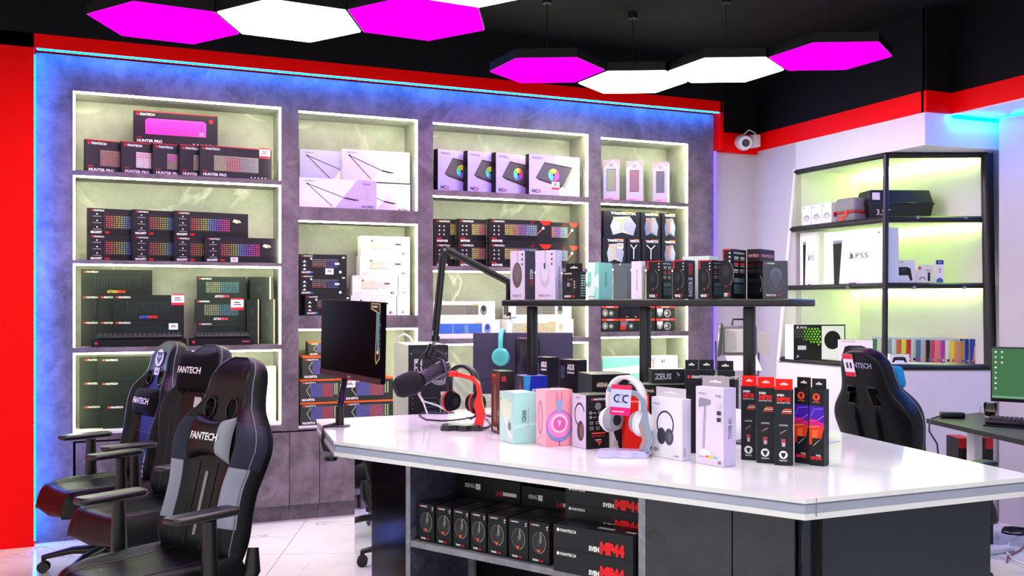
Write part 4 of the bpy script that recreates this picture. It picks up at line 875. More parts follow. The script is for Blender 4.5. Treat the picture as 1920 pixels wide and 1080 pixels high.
def d_mp44(f, l, r, t):
    l.rect(0,0,1,1,'#c01828'); f.logo(.04, .72, .13, dot='#f0f0f0'); f.text('SVEN', .46, .12, .2, '#f0f0f0', bold=.06, fit=.13); f.text('MP44', .6, .1, .46, '#f01c28', bold=.07, fit=.3)
    t.rect(.5,.3,.7,.5,'#b8b8b4'); t.rect(.85,.3,.97,.45,'#c8c8c8')
g = 'black mouse mat boxes on the counter shelf'
h = .075
sa = sc(1042, .0)
for k in range(3):
    x, y = under(sa, -.012); zk = zsh+.0005+(h+.001)*(k)
    if k < 2: carton('mouse_mat_box', 'black mouse mat box with large red lettering, front pile, %s' % ['lower', 'upper'][k], 'box', (x, y, zk), rzc, s1-sa-.012, .10, h, '#1d2026', d_mp44, group=g)
sa2 = sc(1062, .1)
for k in range(4):
    x, y = under(sa2, .095); zk = zsh+.0005+(h*.86+.001)*k
    carton('mouse_mat_box', 'black mouse mat box with red lettering, rear pile, %s' % ['lowest', 'second', 'third', 'topmost'][k], 'box', (x, y, zk), rzc, s1-sa2-.012, .09, h*.86, '#1d2026', d_mp44, group=g)
def d_fan(f, l, r, t):
    f.text('XENG', .12, .8, .07, '#d8d8d8', fit=.16); f.rect(.3,.78,.38,.88,'#e0e0e0'); f.text('240', .62, .72, .09, '#b02028', bold=.03); f.rect(.74,.74,.95,.8,'#d8d8d8')
    for u in (.42, .62): f.ell(u,.38,.2,'#3c2c60'); f.ell(u,.4,.18,'#d8c020'); f.ell(u,.36,.12,'#78b830')
for i, (a, c) in enumerate([(858, 975), (978, 1085)]):
    sa, sb = sc(a, .22), sc(c, .22); x, y = under(sa, .22)
    carton('cooler_carton', 'dark cooler box with yellow-green fans behind the mouse boxes, %s' % ['left', 'right'][i], 'box', (x, y, zsh+.0005), rzc, sb-sa, .1, .215-.01*i, '#0e0e14', d_fan, group='cooler boxes at the back of the counter shelf')

# ================================================================== GAMING CHAIRS
def gaming_chair(label, xc, zc, face, style, tilt=12, arms=True, scale=1.0, armz=.68, group=None):
    """xc, zc: seat centre in plan relative to the camera; face: facing direction angle (degrees) in the same plan"""
    X, Y = wd(xc, zc); fa = radians(face)-YAW           # plan angle of the facing direction
    rz = fa+pi/2                                        # local -Y is the front
    t = empty('gaming_chair', label, 'chair', (X, Y, 0), rz, group)
    BK = L('#0c0c10')
    grey = style == 'grey'
    prof = [(0,.225),(.05,.24),(.13,.25),(.22,.235),(.31,.235),(.40,.262),(.47,.278),(.53,.268),(.585,.225),(.635,.180),(.69,.160),(.745,.152),(.79,.142),(.825,.122),(.848,.085),(.858,.045)]
    if style == 'round': prof = [(v, w*1.03 if v > .6 else w) for v, w in prof]
    NC = 24; tx = Matrix.Translation((0, .215, .43)) @ Matrix.Rotation(-radians(tilt), 4, 'X') @ Matrix.Diagonal((.90, 1, .915, 1))
    def hw(v):
        for (a, p), (b, q) in zip(prof, prof[1:]):
            if v <= b: k = (v-a)/(b-a); return p+(q-p)*k
        return prof[-1][1]
    def fy(xn, v):
        a = abs(xn); k = max(0, min(1, v/.08))*max(0, min(1, (.86-v)/.10)); k = sqrt(max(k, .12))
        bw = .06*math.exp(-((a-.80)/.17)**2)*(1 if v < .56 else max(.15, 1-(v-.56)/.12))
        return -((.055+bw)*max(0, 1-a**7)**.5)*k-.012
    def by(xn, v):
        a = abs(xn); return (.030*max(0, 1-a**4)**.5)*(1 if v > .05 else .5)+.012
    vs = [0,.012,.035,.07,.11,.15,.19,.23,.27,.31,.35,.39,.43,.47,.51,.545,.575,.605,.635,.665,.695,.725,.755,.785,.81,.83,.845,.855,.86]
    xs = [sin(pi/2*(2*c/NC-1)) for c in range(NC+1)]
    Fg = [[(x*hw(v), fy(x, v), v) for x in xs] for v in vs]; Bg = [[(x*hw(v), by(x, v), v) for x in xs] for v in vs]
    holes = set()
    for r in range(len(vs)-1):
        for c in range(NC):
            v = (vs[r]+vs[r+1])/2; x = (xs[c]+xs[c+1])/2
            if .585 < v < .665 and .26 < abs(x)*hw(v)/.17 < .62: holes.add((r, c))
    G1, G2 = '#8f92a6', '#23263a'
    def cf(r, c):
        v = vs[r]; x = (xs[c]+xs[c+1])/2; a = abs(x)
        if grey:
            if .13 < v < .43 and .58 < a < .97: return G1 if v < .36 else G2
            if .36 <= v < .56 and a > .58: return G2
            return '#141518' if a > .5 else '#101214'
        if a > .55: return '#101016'
        return '#18181c' if .30 < v < .45 else ('#0d0d10' if v < .3 else '#121215')
    m = MB(); m.col = BK; m.tr(tx); m.shell(Fg, Bg, cf, holes); bk = m.build('backrest', M['leather'], t, sub=1)
    # piping along both edges of the back
    for sgn in (-1, 1):
        m = MB(); m.tr(tx); m.tube([(sgn*hw(v)*.955, fy(.955, v)-.003, v) for v in vs[2:-2]], .0028, 6, col='#6f6a80'); m.tube([(sgn*hw(v)*.60, fy(.60, v)-.001, v) for v in vs[3:15]], .002, 6, col='#2c2c34'); m.build('piping', M['plas'], bk)
    if holes:
        for sgn in (-1, 1):
            m = MB(); m.tr(tx); P = [(sgn*.075+.036*cos(k*pi/8), fy(.4, .625)-.004, .625+.046*sin(k*pi/8)) for k in range(17)]; m.tube(P, .005, 6, col='#050507'); m.build('hole_rim', M['plas'], bk)
    if grey:
        m = MB(); m.tr(tx); m.box((-.008, fy(0, .2)-.004, .10), (.008, fy(0, .2)+.004, .36), '#8c8e8c'); m.tube([(-.06, fy(0,.3)-.002, .05), (-.06, fy(0,.3)-.002, .40)], .002, 6, '#303034'); m.tube([(.06, fy(0,.3)-.002, .05), (.06, fy(0,.3)-.002, .40)], .002, 6, '#303034'); m.build('centre_stripe', M['leather'], bk)
    else:
        m = MB(); m.tr(tx); m.tube([(-.15, fy(.5,.44)-.002, .46), (-.1, fy(.2,.3)-.003, .40), (.1, fy(.2,.3)-.003, .40), (.15, fy(.5,.44)-.002, .46)], .0022, 6, '#35353c'); m.tube([(-.14, fy(.4,.3)-.002, .30), (.14, fy(.4,.3)-.002, .30)], .0022, 6, '#35353c'); m.build('seam', M['plas'], bk)
    # lettering / logo on the back
    if style == 'logo':
        m = MB(); m.tr(tx); y = fy(0, .74)-.004; m.col = L('#e8e4ea'); m.disc((0, y, .745), (0, -1, 0), .052, '#e8e4ea', 32)
        P = [(-.034,.03),(.034,.03),(.024,.012),(.024,.004),(.030,-.004),(.02,-.01),(.006,-.034),(.004,-.006),(.012,.0),(.012,.014),(.003,.014),(.003,-.03),(-.003,-.03),(-.003,.014),(-.012,.014),(-.012,.0),(-.004,-.006),(-.006,-.034),(-.02,-.01),(-.030,-.004),(-.024,.004),(-.024,.012)]
        m.add([(x*1.15, y-.001, .745+z*1.15) for x, z in P], [tuple(range(len(P)))], '#16161c'); m.build('round_logo', M['card'], bk)
        m = MB(); m.tr(tx); m.box((-.03, y-.001, .640), (.035, y, .685), '#cfcbd2'); m.box((-.018, y-.0015, .655), (.022, y-.001, .668), '#88848c'); m.build('price_tag', M['card'], bk)
        m = MB(); m.tr(tx); m.text('FANTECH', (.12, fy(.5, .1)-.002, .04), (0, 0, 1), (-1, 0, 0), .035, '#f0eef4', 'l', .03); m.build('lettering', M['card'], bk)
    if style == 'round':
        m = MB(); m.tr(tx); y = fy(0, .5)-.014; m.box((.03, y-.001, .51), (.09, y, .565), '#cfcdd2'); m.build('price_tag', M['card'], bk)
    # head pillow
    def pillow(cz, w, h, th, bow, colf, txt, th_txt, name='head_pillow', yo=.0, mat='cloth', ang=0):
        n = 14; F2, B2 = [], []
        def th_(x, z): return th*(max(0, 1-abs(x)**4)*max(0, 1-abs(z)**4))**.45
        for j in range(n+1):
            z = -1+2*j/n; a, b = [], []
            for i in range(n+1):
                x = -1+2*i/n; fx = x*(1-bow*.35*(1-z*z)); fz = z*(1-bow*(1-x*x))
                a.append((fx*w, -th_(x, z)-.002, cz+fz*h)); b.append((fx*w, th_(x, z)*.3+.0, cz+fz*h))
            F2.append(a); B2.append(b)
        y0 = fy(0, cz)-.005+yo
        mm = MB(); mm.col = L('#0a0a0d'); mm.tr(tx @ Matrix.Translation((0, y0, 0))); mm.shell(F2, B2, lambda r, c: colf(c/n*2-1+1/n, r/n*2-1+1/n)); p = mm.build(name, M[mat], t, sub=1)
        mm = MB(); mm.tr(tx @ Matrix.Translation((0, y0, 0))); mm.text(txt, (0, 0, cz-.015), (1, 0, 0), (0, 0, 1), th_txt, '#f2f0f6', 'c', .03, mapf=lambda q: Vector((q.x, -th_(q.x/w, (q.z-cz)/h)-.006, q.z)))
        mm.build('lettering', M['card'], p); return p
    if style == 'grey': pillow(.50, .148, .105, .045, .30, lambda x, z: '#8f92a0' if x > .62 else '#101012', 'FANTECH', .030, mat='leather')
    elif style == 'logo': pillow(.475, .16, .085, .05, .04, lambda x, z: '#0a0a0e', 'FANTECH', .034)
    elif style == 'round': pillow(.70, .155, .115, .05, .05, lambda x, z: '#08080b', 'FANTECH', .034)
    if style in ('logo', 'round'):
        m = MB(); m.tr(tx); cz = .475 if style == 'logo' else .70
        for dz in (.05,): m.tube([(-hw(cz)*1.0, -.03, cz+dz), (-hw(cz)*1.01, .03, cz+dz), (0, .052, cz+dz), (hw(cz)*1.01, .03, cz+dz), (hw(cz)*1.0, -.03, cz+dz)], .006, 6, '#101014', flat=2); m.build('pillow_strap', M['cloth'], t)
    # seat
    Fs, Bs = [], []; US = [0,.02,.06,.12,.2,.3,.4,.5,.6,.7,.78,.85,.90,.94,.97,.99,1.0]; NR = 16
    for j in range(NR+1):
        u = US[j]; y = .27-.56*u; w_ = .235+.03*sin(pi*min(1, u*1.15))-(.05*max(0, (u-.85)/.15)**2); ed = sqrt(max(.02, 1-max(0, (u-.88)/.12)**2.4)); ed *= sqrt(max(.15, min(1, u/.06)))
        a, b = [], []
        for x in xs:
            q = abs(x); rim = .035*math.exp(-((q-.82)/.15)**2)*(1 if u < .75 else max(0, 1-(u-.75)/.25)); zz_ = .335+(.135+rim)*ed*max(0, 1-q**8)**.5-.015*sin(pi*u)*(1-q*q)
            a.append((x*w_, y, zz_)); b.append((x*w_*.96, y+(.01 if j == NR else 0), .33+.02*q))
        Fs.append(a); Bs.append(b)
    m = MB(); m.col = BK; m.shell(Bs, Fs); m.f = [list(reversed(f)) for f in m.f]
    st = m.build('seat', M['leather'], t, sub=1)
    m = MB()
    for sgn in (-1, 1): m.tube([(sgn*Fs[j][-1][0]*.93, Fs[j][0][1], Fs[j][NC-2][2]+.004) for j in range(1, NR-1)], .0025, 6, '#4b4856')
    for sgn in (-1, 1): m.tube([(sgn*.13, Fs[j][0][1], Fs[j][NC//2+5][2]+.002) for j in range(1, NR-2)], .002, 6, '#2a2a30')
    m.build('seat_seams', M['plas'], st)
    m = MB(); m.rbox((-.12, -.12, .315), (.12, .14, .344), .02, '#0c0c0e'); m.tube([(.1, .0, .35), (.24, .02, .345), (.29, .02, .35)], [.007, .006, .012], 8, '#111'); m.build('tilt_mechanism', M['plas'], t)
    for sgn in (-1, 1):
        m = MB(); m.tube([(sgn*.18, .12, .345), (sgn*.225, .235, .36), (sgn*.232, .262, .42), (sgn*.222, .275, .50)], [.016, .02, .022, .014], 8, '#101014', flat=1.6); m.build('hinge_arm', M['plas'], t)
    m = MB(); m.cyl((0, 0, .10), (0, 0, 1), .028, .14, 16, '#101012'); m.cyl((0, 0, .22), (0, 0, 1), .018, .12, 16, '#66666c'); m.build('gas_lift', M['plas'], t)
    for k in range(5):
        a = 2*pi*k/5+.3; c, s_ = cos(a), sin(a)
        m = MB(); m.tube([(c*.02, s_*.02, .115), (c*.16, s_*.16, .112), (c*.31, s_*.31, .080)], [.036, .028, .018], 10, '#0b0b0e', flat=.7); lg = m.build('base_leg', M['plas'], t)
        m = MB(); m.cyl((c*.305, s_*.305, .055), (0, 0, 1), .012, .03, 10, '#0a0a0c'); 
        for q in (-.013, .013): m.cyl((c*.305-s_*q-s_*(-.010 if q < 0 else 0), s_*.305+c*q+c*(-.010 if q < 0 else 0), .030), (-s_, c, 0), .029, .010, 18, '#0a0a0d')
        m.build('caster', M['plas'], lg)
    if arms:
        for sgn in (-1, 1):
            x = sgn*.285; m = MB(); m.tube([(sgn*.13, .04, .357), (sgn*.24, .04, .357), (x, .04, .375)], [.018, .018, .022], 8, '#0b0b0e', flat=.7)
            m.tube([(x, .04, .36), (x, .04, .50), (x, .04, armz-.03)], [.034, .031, .026], 12, '#0d0d11', flat=.75); ap = m.build('armrest_post', M['plas'], t)
            m = MB(); m.rbox((x-.045, -.13, armz-.022), (x+.045, .15, armz+.006), .03, '#16161a', seg=4); m.build('armrest_pad', M['plas'], ap)
    return t
FA = math.degrees(math.atan2(-.8, -.6))
gaming_chair('front black racing chair with grey side panels and grey-tipped pillow', -1.303, 3.467, FA, 'grey', 15, armz=.68)
gaming_chair('middle black racing chair with large square head pillow', -1.713, 4.49, FA, 'round', 12, armz=.68)
gaming_chair('rear left black racing chair with round white emblem on the headrest', -2.15, 5.055, FA-8, 'logo', 13, armz=.69)
dch = gaming_chair('black gaming chair seen from behind beyond the counter', 2.04, 4.74, math.degrees(math.atan2(.42, .9)), 'back', 15, armz=.66)
def bp(v, x=0, y=.06): # point on the rear of the back in chair coordinates
    return (x, .235+y*cos(radians(15))+v*sin(radians(15)), .44+v*cos(radians(15)))
m = MB(); m.tr(Matrix.Translation((0, .215, .43)) @ Matrix.Rotation(-radians(15), 4, 'X') @ Matrix.Diagonal((.9, 1, .915, 1)))
m.box((.015, .046, .725), (.085, .048, .845), '#f0eef2'); m.box((.015, .048, .82), (.085, .049, .845), '#e02840'); m.box((.015, .048, .725), (.085, .049, .748), '#e02840'); m.box((.03, .048, .77), (.042, .049, .80), '#222244'); m.box((.055, .048, .77), (.067, .049, .80), '#222244')
m.build('price_tag', M['card'], dch)
m = MB(); m.tr(Matrix.Translation((0, .215, .43)) @ Matrix.Rotation(-radians(15), 4, 'X') @ Matrix.Diagonal((.9, 1, .915, 1)))
for sx in (-.06, .06): m.tube([(sx, .042, .08), (sx*1.1, .048, .3), (sx*1.2, .046, .50), (sx*1.25, .02, .6)], .012, 6, '#050507', flat=.35); m.rbox((sx*1.1-.018, .045, .26), (sx*1.1+.018, .056, .31), .004, '#17171a')
m.build('strap', M['cloth'], dch)
m = MB(); m.tr(Matrix.Translation((0, .215, .43)) @ Matrix.Rotation(-radians(15), 4, 'X') @ Matrix.Diagonal((.9, 1, .915, 1))); m.rbox((-.14, -.13, .62), (.14, -.075, .74), .03, '#2a90d8'); m.build('head_pillow', M['cloth'], dch)
m = MB(); m.tr(Matrix.Translation((0, .215, .43)) @ Matrix.Rotation(-radians(15), 4, 'X') @ Matrix.Diagonal((.9, 1, .915, 1))); m.text('FANTECH', (-.02, .0475, .775), (-1, 0, 0), (0, 0, 1), .028, '#9a9ab8', 'c', .03); m.build('lettering', M['card'], dch)

# ================================================================== DISPLAY CASE at the right wall
def lerp(a, b, t): return tuple(a[i]+(b[i]-a[i])*t for i in range(3))
ztc, zbc = 2.405, 1.0
TL, TP, TR = (5.09, -.44, ztc), (5.09, -1.35, ztc), (5.71, -1.61, ztc)
BL, BP, BR = (4.95, -.44, zbc), (4.95, -1.48, zbc), (5.58, -1.75, zbc)
def lv(z): t = (ztc-z)/(ztc-zbc); return lerp(TL, BL, t), lerp(TP, BP, t), lerp(TR, BR, t)
case = empty('display_case', 'white lit corner display case with black frame on the right wall', 'display case', (0, 0, 0))
BXW = 5.715
def slab(m, z0, z1, grow=0.0, col=None):
    a, b, c = lv((z0+z1)/2)
    m.prism([(a[0]-grow, a[1]), (b[0]-grow, b[1]-grow), (c[0], c[1]-grow), (BXW, c[1]-grow), (BXW, a[1])], z0, z1, col)
m = MB(); m.box((BXW, -1.62, 0), (BXW+.03, -.42, 2.62)); m.build('back_panel', M['white'], case)
m = MB(); m.box((4.94, -.439, 0), (BXW, -.42, 2.43))
m.v = [Vector((v.x-.0, v.y, v.z)) for v in m.v]
m2 = MB(); m2.add([(4.90, -.439, 0), (BXW, -.439, 0), (BXW, -.439, 2.43), (5.09, -.439, 2.43), (4.93, -.439, zbc), (4.90, -.415, 0), (BXW, -.415, 0), (BXW, -.415, 2.43), (5.09, -.415, 2.43), (4.93, -.415, zbc)],
    [(0,1,2,3,4), (9,8,7,6,5), (0,4,9,5), (4,3,8,9), (3,2,7,8), (2,1,6,7), (1,0,5,6)]); m2.build('side_panel', M['white'], case)
m = MB(); m.prism([(XR-.003, -.44), (XR-.003, -1.683), (5.72, -1.72), (5.72, -.44)], 2.43, 2.629); m.build('fascia', M['white'], case)
m = MB(); m.prism([(XR-.004, -.40), (XR-.004, -1.685), (5.72, -1.725), (5.72, -.40)], 2.42, 2.43); m.build('fascia_edge', M['white'], case)
zS = [1.965, 1.525]
for z in zS:
    m = MB(); slab(m, z-.012, z+.0, -.012); m.build('shelf', M['white'], case)
m = MB(); slab(m, zbc-.03, zbc-.0, .0); m.build('base_board', M['white'], case)
m = MB(); a, b, c = lv(zbc); m.prism([(4.93, -.44), (4.93, -1.49), (5.58, -1.77), (BXW, -1.77), (BXW, -.44)], 0, zbc-.031); m.build('base_cabinet_body', M['white'], case)
def bar(p, q, w, d=None):
    mm = MB(); mm.tube([p, q], w/2*1.414, 4); return mm
fr = MB()
for (z, w) in ((ztc, .03), (zS[0]+.004, .03), (zS[1]+.004, .026), (zbc-.005, .03)):
    a, b, c = lv(z)
    for p, q in ((a, b), (b, c)):
        o = bar(p, q, w); o.build('frame_rail', M['blackmetal'], case)
a, b = TP, BP; bar(a, b, .036).build('frame_post', M['blackmetal'], case)
m = MB(); m.tube([TR, BR], .05, 4); m.build('frame_post', M['blackmetal'], case)
m = MB(); m.tube([(TL[0]-.003, TL[1]+.005, TL[2]), (BL[0]-.01, BL[1]+.005, BL[2]), (4.93, -.44, .98)], .016, 4); m.build('corner_strip', M['white'], case)
m = MB(); m.box((XW-.16, -1.99, 0), (XW-.002, -1.80, 2.60)); m.build('end_pilaster', M['gwall'], case)
for z in (2.40, zS[0]-.014, zS[1]-.014):
    m = MB(); m.box((BXW-.03, -1.56, z-.014), (BXW-.006, -.47, z)); m.build('led_strip', M['ecase'], case)
for p in (at(1589, 417, 6.9), at(1719, 408, 6.35), at(1809, 408, 6.35), at(1589, 539, 6.6), at(1712, 539, 6.3), at(1806, 539, 6.3)):
    a = p; m = MB(); m.cyl((a.x-.0, a.y, a.z), (-FX, -FY, 0), .012, .02, 12); m.build('rail_knob', M['metal'], case)
# items in the case, named by shelf
yw = 90  # front parallel to the long face: yaw in the camera frame
def caseK(px, z, off): # along the long front face at height z
    a, b, c = lv(z); return online(px, (a[0]+off, a[1]), (0, 1))
def cbox(name, lab, px0, px1, py, z, off, D, base='#f2f2f0', d=.1, group=None, **kw):
    """carton whose front looks to the room; px0 far end, px1 near end"""
    K0, K1 = caseK(px0, z, off), caseK(px1, z, off); w = abs(K1[1]-K0[1]); h = zat(py, *K0)-z
    return carton(name, lab, 'box', (K0[0], K0[1], z+.001), -pi/2, w, d, h, base, D, group=group, **kw)
def d_ctrl(f, l, r, t): f.rect(0,0,1,1,'#f2f2f2'); f.ring(.5,.4,.2,.06,'#90949a', a0=0, a1=180); f.ell(.5,.42,.12,'#c8ccd0'); f.ell(.2,.9,.03,'#333', n=6); r.rect(.2,.4,.6,.6,'#c02020')
for i, (a, b) in enumerate([(1504, 1521), (1522, 1540), (1541, 1559)]):
    cbox('controller_box', 'small white gamepad box on the top case shelf, %s of three' % ['left', 'middle', 'right'][i], a, b, 388-3*i, zS[0], .04, d_ctrl, group='small gamepad boxes')
# soft grey case
K = caseK(1566, zS[0], .05); K1 = caseK(1626, zS[0], .05); w = abs(K1[1]-K[1])*.60
t = empty('carry_case', 'grey fabric carry case with red zip and clasp', 'case', (K[0], K[1], zS[0]+.001), -pi/2)
m = MB(); m.col = L('#7c7f80'); m.rbox((0, 0, 0), (w, .2, .085), .018); m.build('case_body', M['cloth'], t)
m = MB(); m.col = L('#8a8d8e'); m.rbox((0, 0, .093), (w, .2, .19), .02); m.build('case_lid', M['cloth'], t)
m = MB(); m.rbox((-.002, -.002, .084), (w+.002, .202, .094), .018, '#e02020'); m.build('zip', M['plas'], t)
m = MB(); m.disc((.07, -.004, .045), (0, -1, 0), .024, '#e81818'); m.build('clasp', M['plas'], t)
m = MB(); m.box((w-.09, -.006, .06), (w-.06, -.001, .10), '#e81818'); m.build('zip_pull', M['plas'], t)
# large black case
Kb = onz(1626, 405, zS[0]+.001); w2 = .40
t = empty('equipment_case', 'large black plastic hard case with white sticker on the top case shelf', 'case', (5.16, -1.12, zS[0]+.001), radians(-20))
def tb(m, x0, y0, x1, y1, z0, z1, i0, i1, col): 
    def rg(i, z): return [(x1-i, y1-i, z), (x0+i, y1-i, z), (x0+i, y0+i, z), (x1-i, y0+i, z)]
    m.loft([rg(i0, z0), rg(i1, z1)], col, smooth=False)
m = MB(); tb(m, 0, 0, .46, .24, 0, .135, .02, .0, '#0f0f12'); m.build('case_body', M['plas'], t, bevel=.006)
m = MB(); tb(m, 0, 0, .46, .24, .145, .235, .0, .02, '#121216'); m.build('case_lid', M['plas'], t, bevel=.008)
m = MB(); m.box((-.004, -.004, .134), (.464, .244, .146), '#08080a'); m.build('seal', M['plas'], t)
m = MB(); m.box((.025, -.004, .165), (.075, .006, .215), '#e8e8ea'); m.build('sticker', M['card'], t)
m = MB(); m.text('3.5T', (.05, .001, .06), (1, 0, 0), (0, 0, 1), .04, '#c8c8c8', 'l', .02); m.build('lettering', M['card'], t)
m = MB(); m.tube([(.2, -.004, .14), (.2, -.02, .14), (.32, -.02, .14), (.32, -.004, .14)], .006, 6, '#1c1c20'); m.build('handle', M['plas'], t)
# console boxes
def d_console(f, l, r, t):
    f.rect(0,0,1,1,'#eef0ee'); f.poly([(.16,0),(.14,.84),(.17,.88),(.34,.88),(.36,.84),(.3,0)], '#f6f6f8'); f.poly([(.185,0),(.165,.82),(.33,.84),(.27,0)], '#15161a'); f.poly([(.17,.78),(.33,.79),(.33,.84),(.17,.84)], '#8a8d98')
    f.text('PS5', .55, .5, .09, '#34363c', bold=-.005, fit=.22); f.poly([(.47,.5),(.49,.5),(.49,.6),(.47,.6)], '#34363c'); f.poly([(.495,.52),(.52,.53),(.515,.56),(.495,.58)], '#34363c'); f.poly([(.45,.5),(.53,.5),(.53,.515),(.45,.515)], '#34363c')
    f.poly([(.36,.02),(.4,.15),(.62,.15),(.66,.02),(.58,.04),(.44,.04)], '#e0e2e8'); f.poly([(.43,.0),(.45,.07),(.57,.07),(.6,.0)], '#1c1d22'); f.text('8K', .93, .9, .03, '#666', fit=.04); l.rect(.4,.1,.6,.85,'#d8e0d0')
cbox('console_box', 'large white games console box picturing a standing console', 1545, 1655, 437, zS[1], .03, d_console, d=.14, group='white console boxes', base='#eceee8')
cbox('console_box', 'white games console box behind the large one, left edge seen', 1500, 1535, 438, zS[1], .10, d_console, d=.12, group='white console boxes')
def fbox(name, lab, kx, pl, pr, top, z, dd, D, **kw): return corner(name, lab, 'box', kx, 0, pl, pr, top, kw.pop('yc', 0), z=z+.001, K=tuple(at(kx, 540, dd))[:2], design=D, **kw)
def d_pad(f, l, r, t):
    f.rect(0,0,1,1,'#eeeeee'); f.poly([(.12,.25),(.2,.68),(.32,.74),(.68,.74),(.8,.68),(.88,.25),(.8,.2),(.7,.42),(.3,.42),(.2,.2)], '#202226'); f.rect(.38,.56,.62,.7,'#3a3c42'); f.text('CONTROLLER', .1, .9, .05, '#888', fit=.4); t.rect(0,0,1,1,'#3c3c40')
fbox('controller_box', 'white box picturing a black gamepad beside the case post', 1672, 1668, 1716, 488, zS[1], 6.5, d_pad, d=.07)
fbox('controller_box', 'small cream box with red dot and tiny gamepad', 1721, 1718, 1749, 497, zS[1], 6.5, lambda f, l, r, t: (f.rect(0,0,1,1,'#f0eede'), f.ell(.12,.85,.07,'#d83820'), f.rect(.65,.25,.82,.65,'#26282c'), f.ring(.3,.3,.16,.06,'#8890a0', a0=0, a1=180), f.text('PRO', .55, .7, .08, '#806030')), d=.06)
fbox('controller_box', 'slim white and blue box at the right of the middle case shelf', 1755, 1752, 1769, 488, zS[1], 6.5, lambda f, l, r, t: (f.rect(0,0,1,1,'#f2f2f6'), f.rect(0,.84,1,1,'#1c3c9c'), f.text('TV', .3, .88, .07, '#fff'), f.ell(.5,.2,.13,'#5068b8'), f.ell(.5,.55,.03,'#555'), f.ell(.5,.65,.03,'#555')), d=.06)
def d_xbox(f, l, r, t):
    f.rect(0,0,1,1,'#1c1e20'); rnd = random.Random(2)
    for j in range(8):
        for i in range(9):
            u, v = .03+.058*i+(.029 if j % 2 else 0), .95-.075*j
            if v > .52-.0+.9*(u-.25)*-.5+.0 and u < .52 and v < .93: f.ell(u, v, .033, (.08+.02*i, .3+.07*i, .03) if i > 2 else (.12,.14,.12), n=6)
    f.text('XBOX', .1, .9, .05, '#f0f0f0', fit=.14); f.ell(.06,.925,.035,'#f0f0f0', n=10); f.rect(.52,.0,.96,.96,'#f2f2f4'); f.ell(.73,.55,.27,'#111216'); f.poly([(0,.62),(.5,.3),(.5,.0),(0,0)], '#17191c'); f.text('X', .04, .06, .07, '#f0f0f0', bold=.04); f.rect(.06,.28,.22,.4,'#e0e0e0')
fbox('console_box', 'black and green console box with white console and round vent', 1488, 1486, 1585, 609, zbc, 7.0, d_xbox, d=.12, yc=14)
fbox('controller_box', 'white gamepad box in front of the black and green console box', 1571, 1568, 1636, 637, zbc, 6.75, d_pad, d=.06, yc=-22)
fbox('controller_box', 'white gamepad box low beside the game cases', 1668, 1665, 1705, 664, zbc, 6.38, d_pad, d=.05, yc=-6)
cols = ['#4a7a50','#c8d8c8','#9ca8b8','#8fa0b0','#d0d8e0','#c86a40','#e8e020','#c02838','#c8ccd8','#4878a8','#b0b8c8','#202028','#e03878','#f08090','#c040c0','#f0f0f4','#f8e040','#e8a080','#d89060','#2848a8','#3858c0']
for i in range(21):
    f_ = i/20.; px = 1636+(1818-1636)*f_; dd = 6.95-.45*f_
    K = tuple(at(px, 540, dd))[:2]; c1 = cols[i]; c2 = cols[(i*7+3) % 21]
    def dg(f, l, r, t, c1=c1, c2=c2, i=i):
        f.rect(0,0,1,1,c1); f.rect(0,.92,1,1,'#b8c8e8' if i < 18 else '#2848b8'); f.poly([(.2,.1),(.8,.3),(.7,.8),(.25,.7)], c2); f.ell(.5,.5,.14,cols[(i*5+1) % 21]); f.rect(.1,.05,.9,.15,cols[(i*3+8) % 21]); l.rect(0,0,1,1,c2); l.rect(0,.9,1,1,'#c8d4ec')
    wide = i == 17
    carton('game_case', 'upright video game case in the row on the lowest case shelf', 'game case', (K[0], K[1], zbc+.001), -YAW+radians(-8), .115, .0145, .168, c1, dg, group='video game cases in a row')
# ------------------------------------------------------------------ cctv camera
t = empty('security_camera', 'white dome security camera on a junction box in the far corner', 'camera', (onY(1412, -.06), -.06, zat(265, onY(1412, -.06), -.06)))
o0 = at(1412, 265, 7.35); rel = lambda px, py, d: at(px, py, d)-o0
M4 = Matrix.Rotation(-YAW, 4, 'Z')
m = MB(); m.tr(M4); m.tr(Matrix.Identity(4)); m.rbox((-.02, -.04, -.045), (.045, .069, .05), .008, '#e8e4e8'); m.build('junction_box', M['plas'], t)
m = MB(); m.tr(M4); m.tube([(-.03, 0, -.0), (-.075, -.03, -.02)], .022, 10, '#e0dce0'); m.tube([(-.09, .02, -.0), (-.085, -.05, -.02), (-.083, -.10, -.03)], [.055, .062, .052], 20, '#eceaee'); m.build('camera_body', M['plas'], t)
m = MB(); m.tr(M4); m.cyl((-.083, -.101, -.03), (0, -1, -.12), .030, .006, 20, '#15151a'); m.cyl((-.083, -.106, -.03), (0, -1, -.12), .012, .006, 16, '#3a3a44'); m.build('lens', M['gloss'], t)
m = MB(); m.tr(M4); m.tube([(.0, -.02, -.045), (.01, -.03, .06), (-.04, -.03, .085), (-.09, -.02, .04)], .005, 6, '#e4e2e6'); m.build('cable', M['plas'], t)
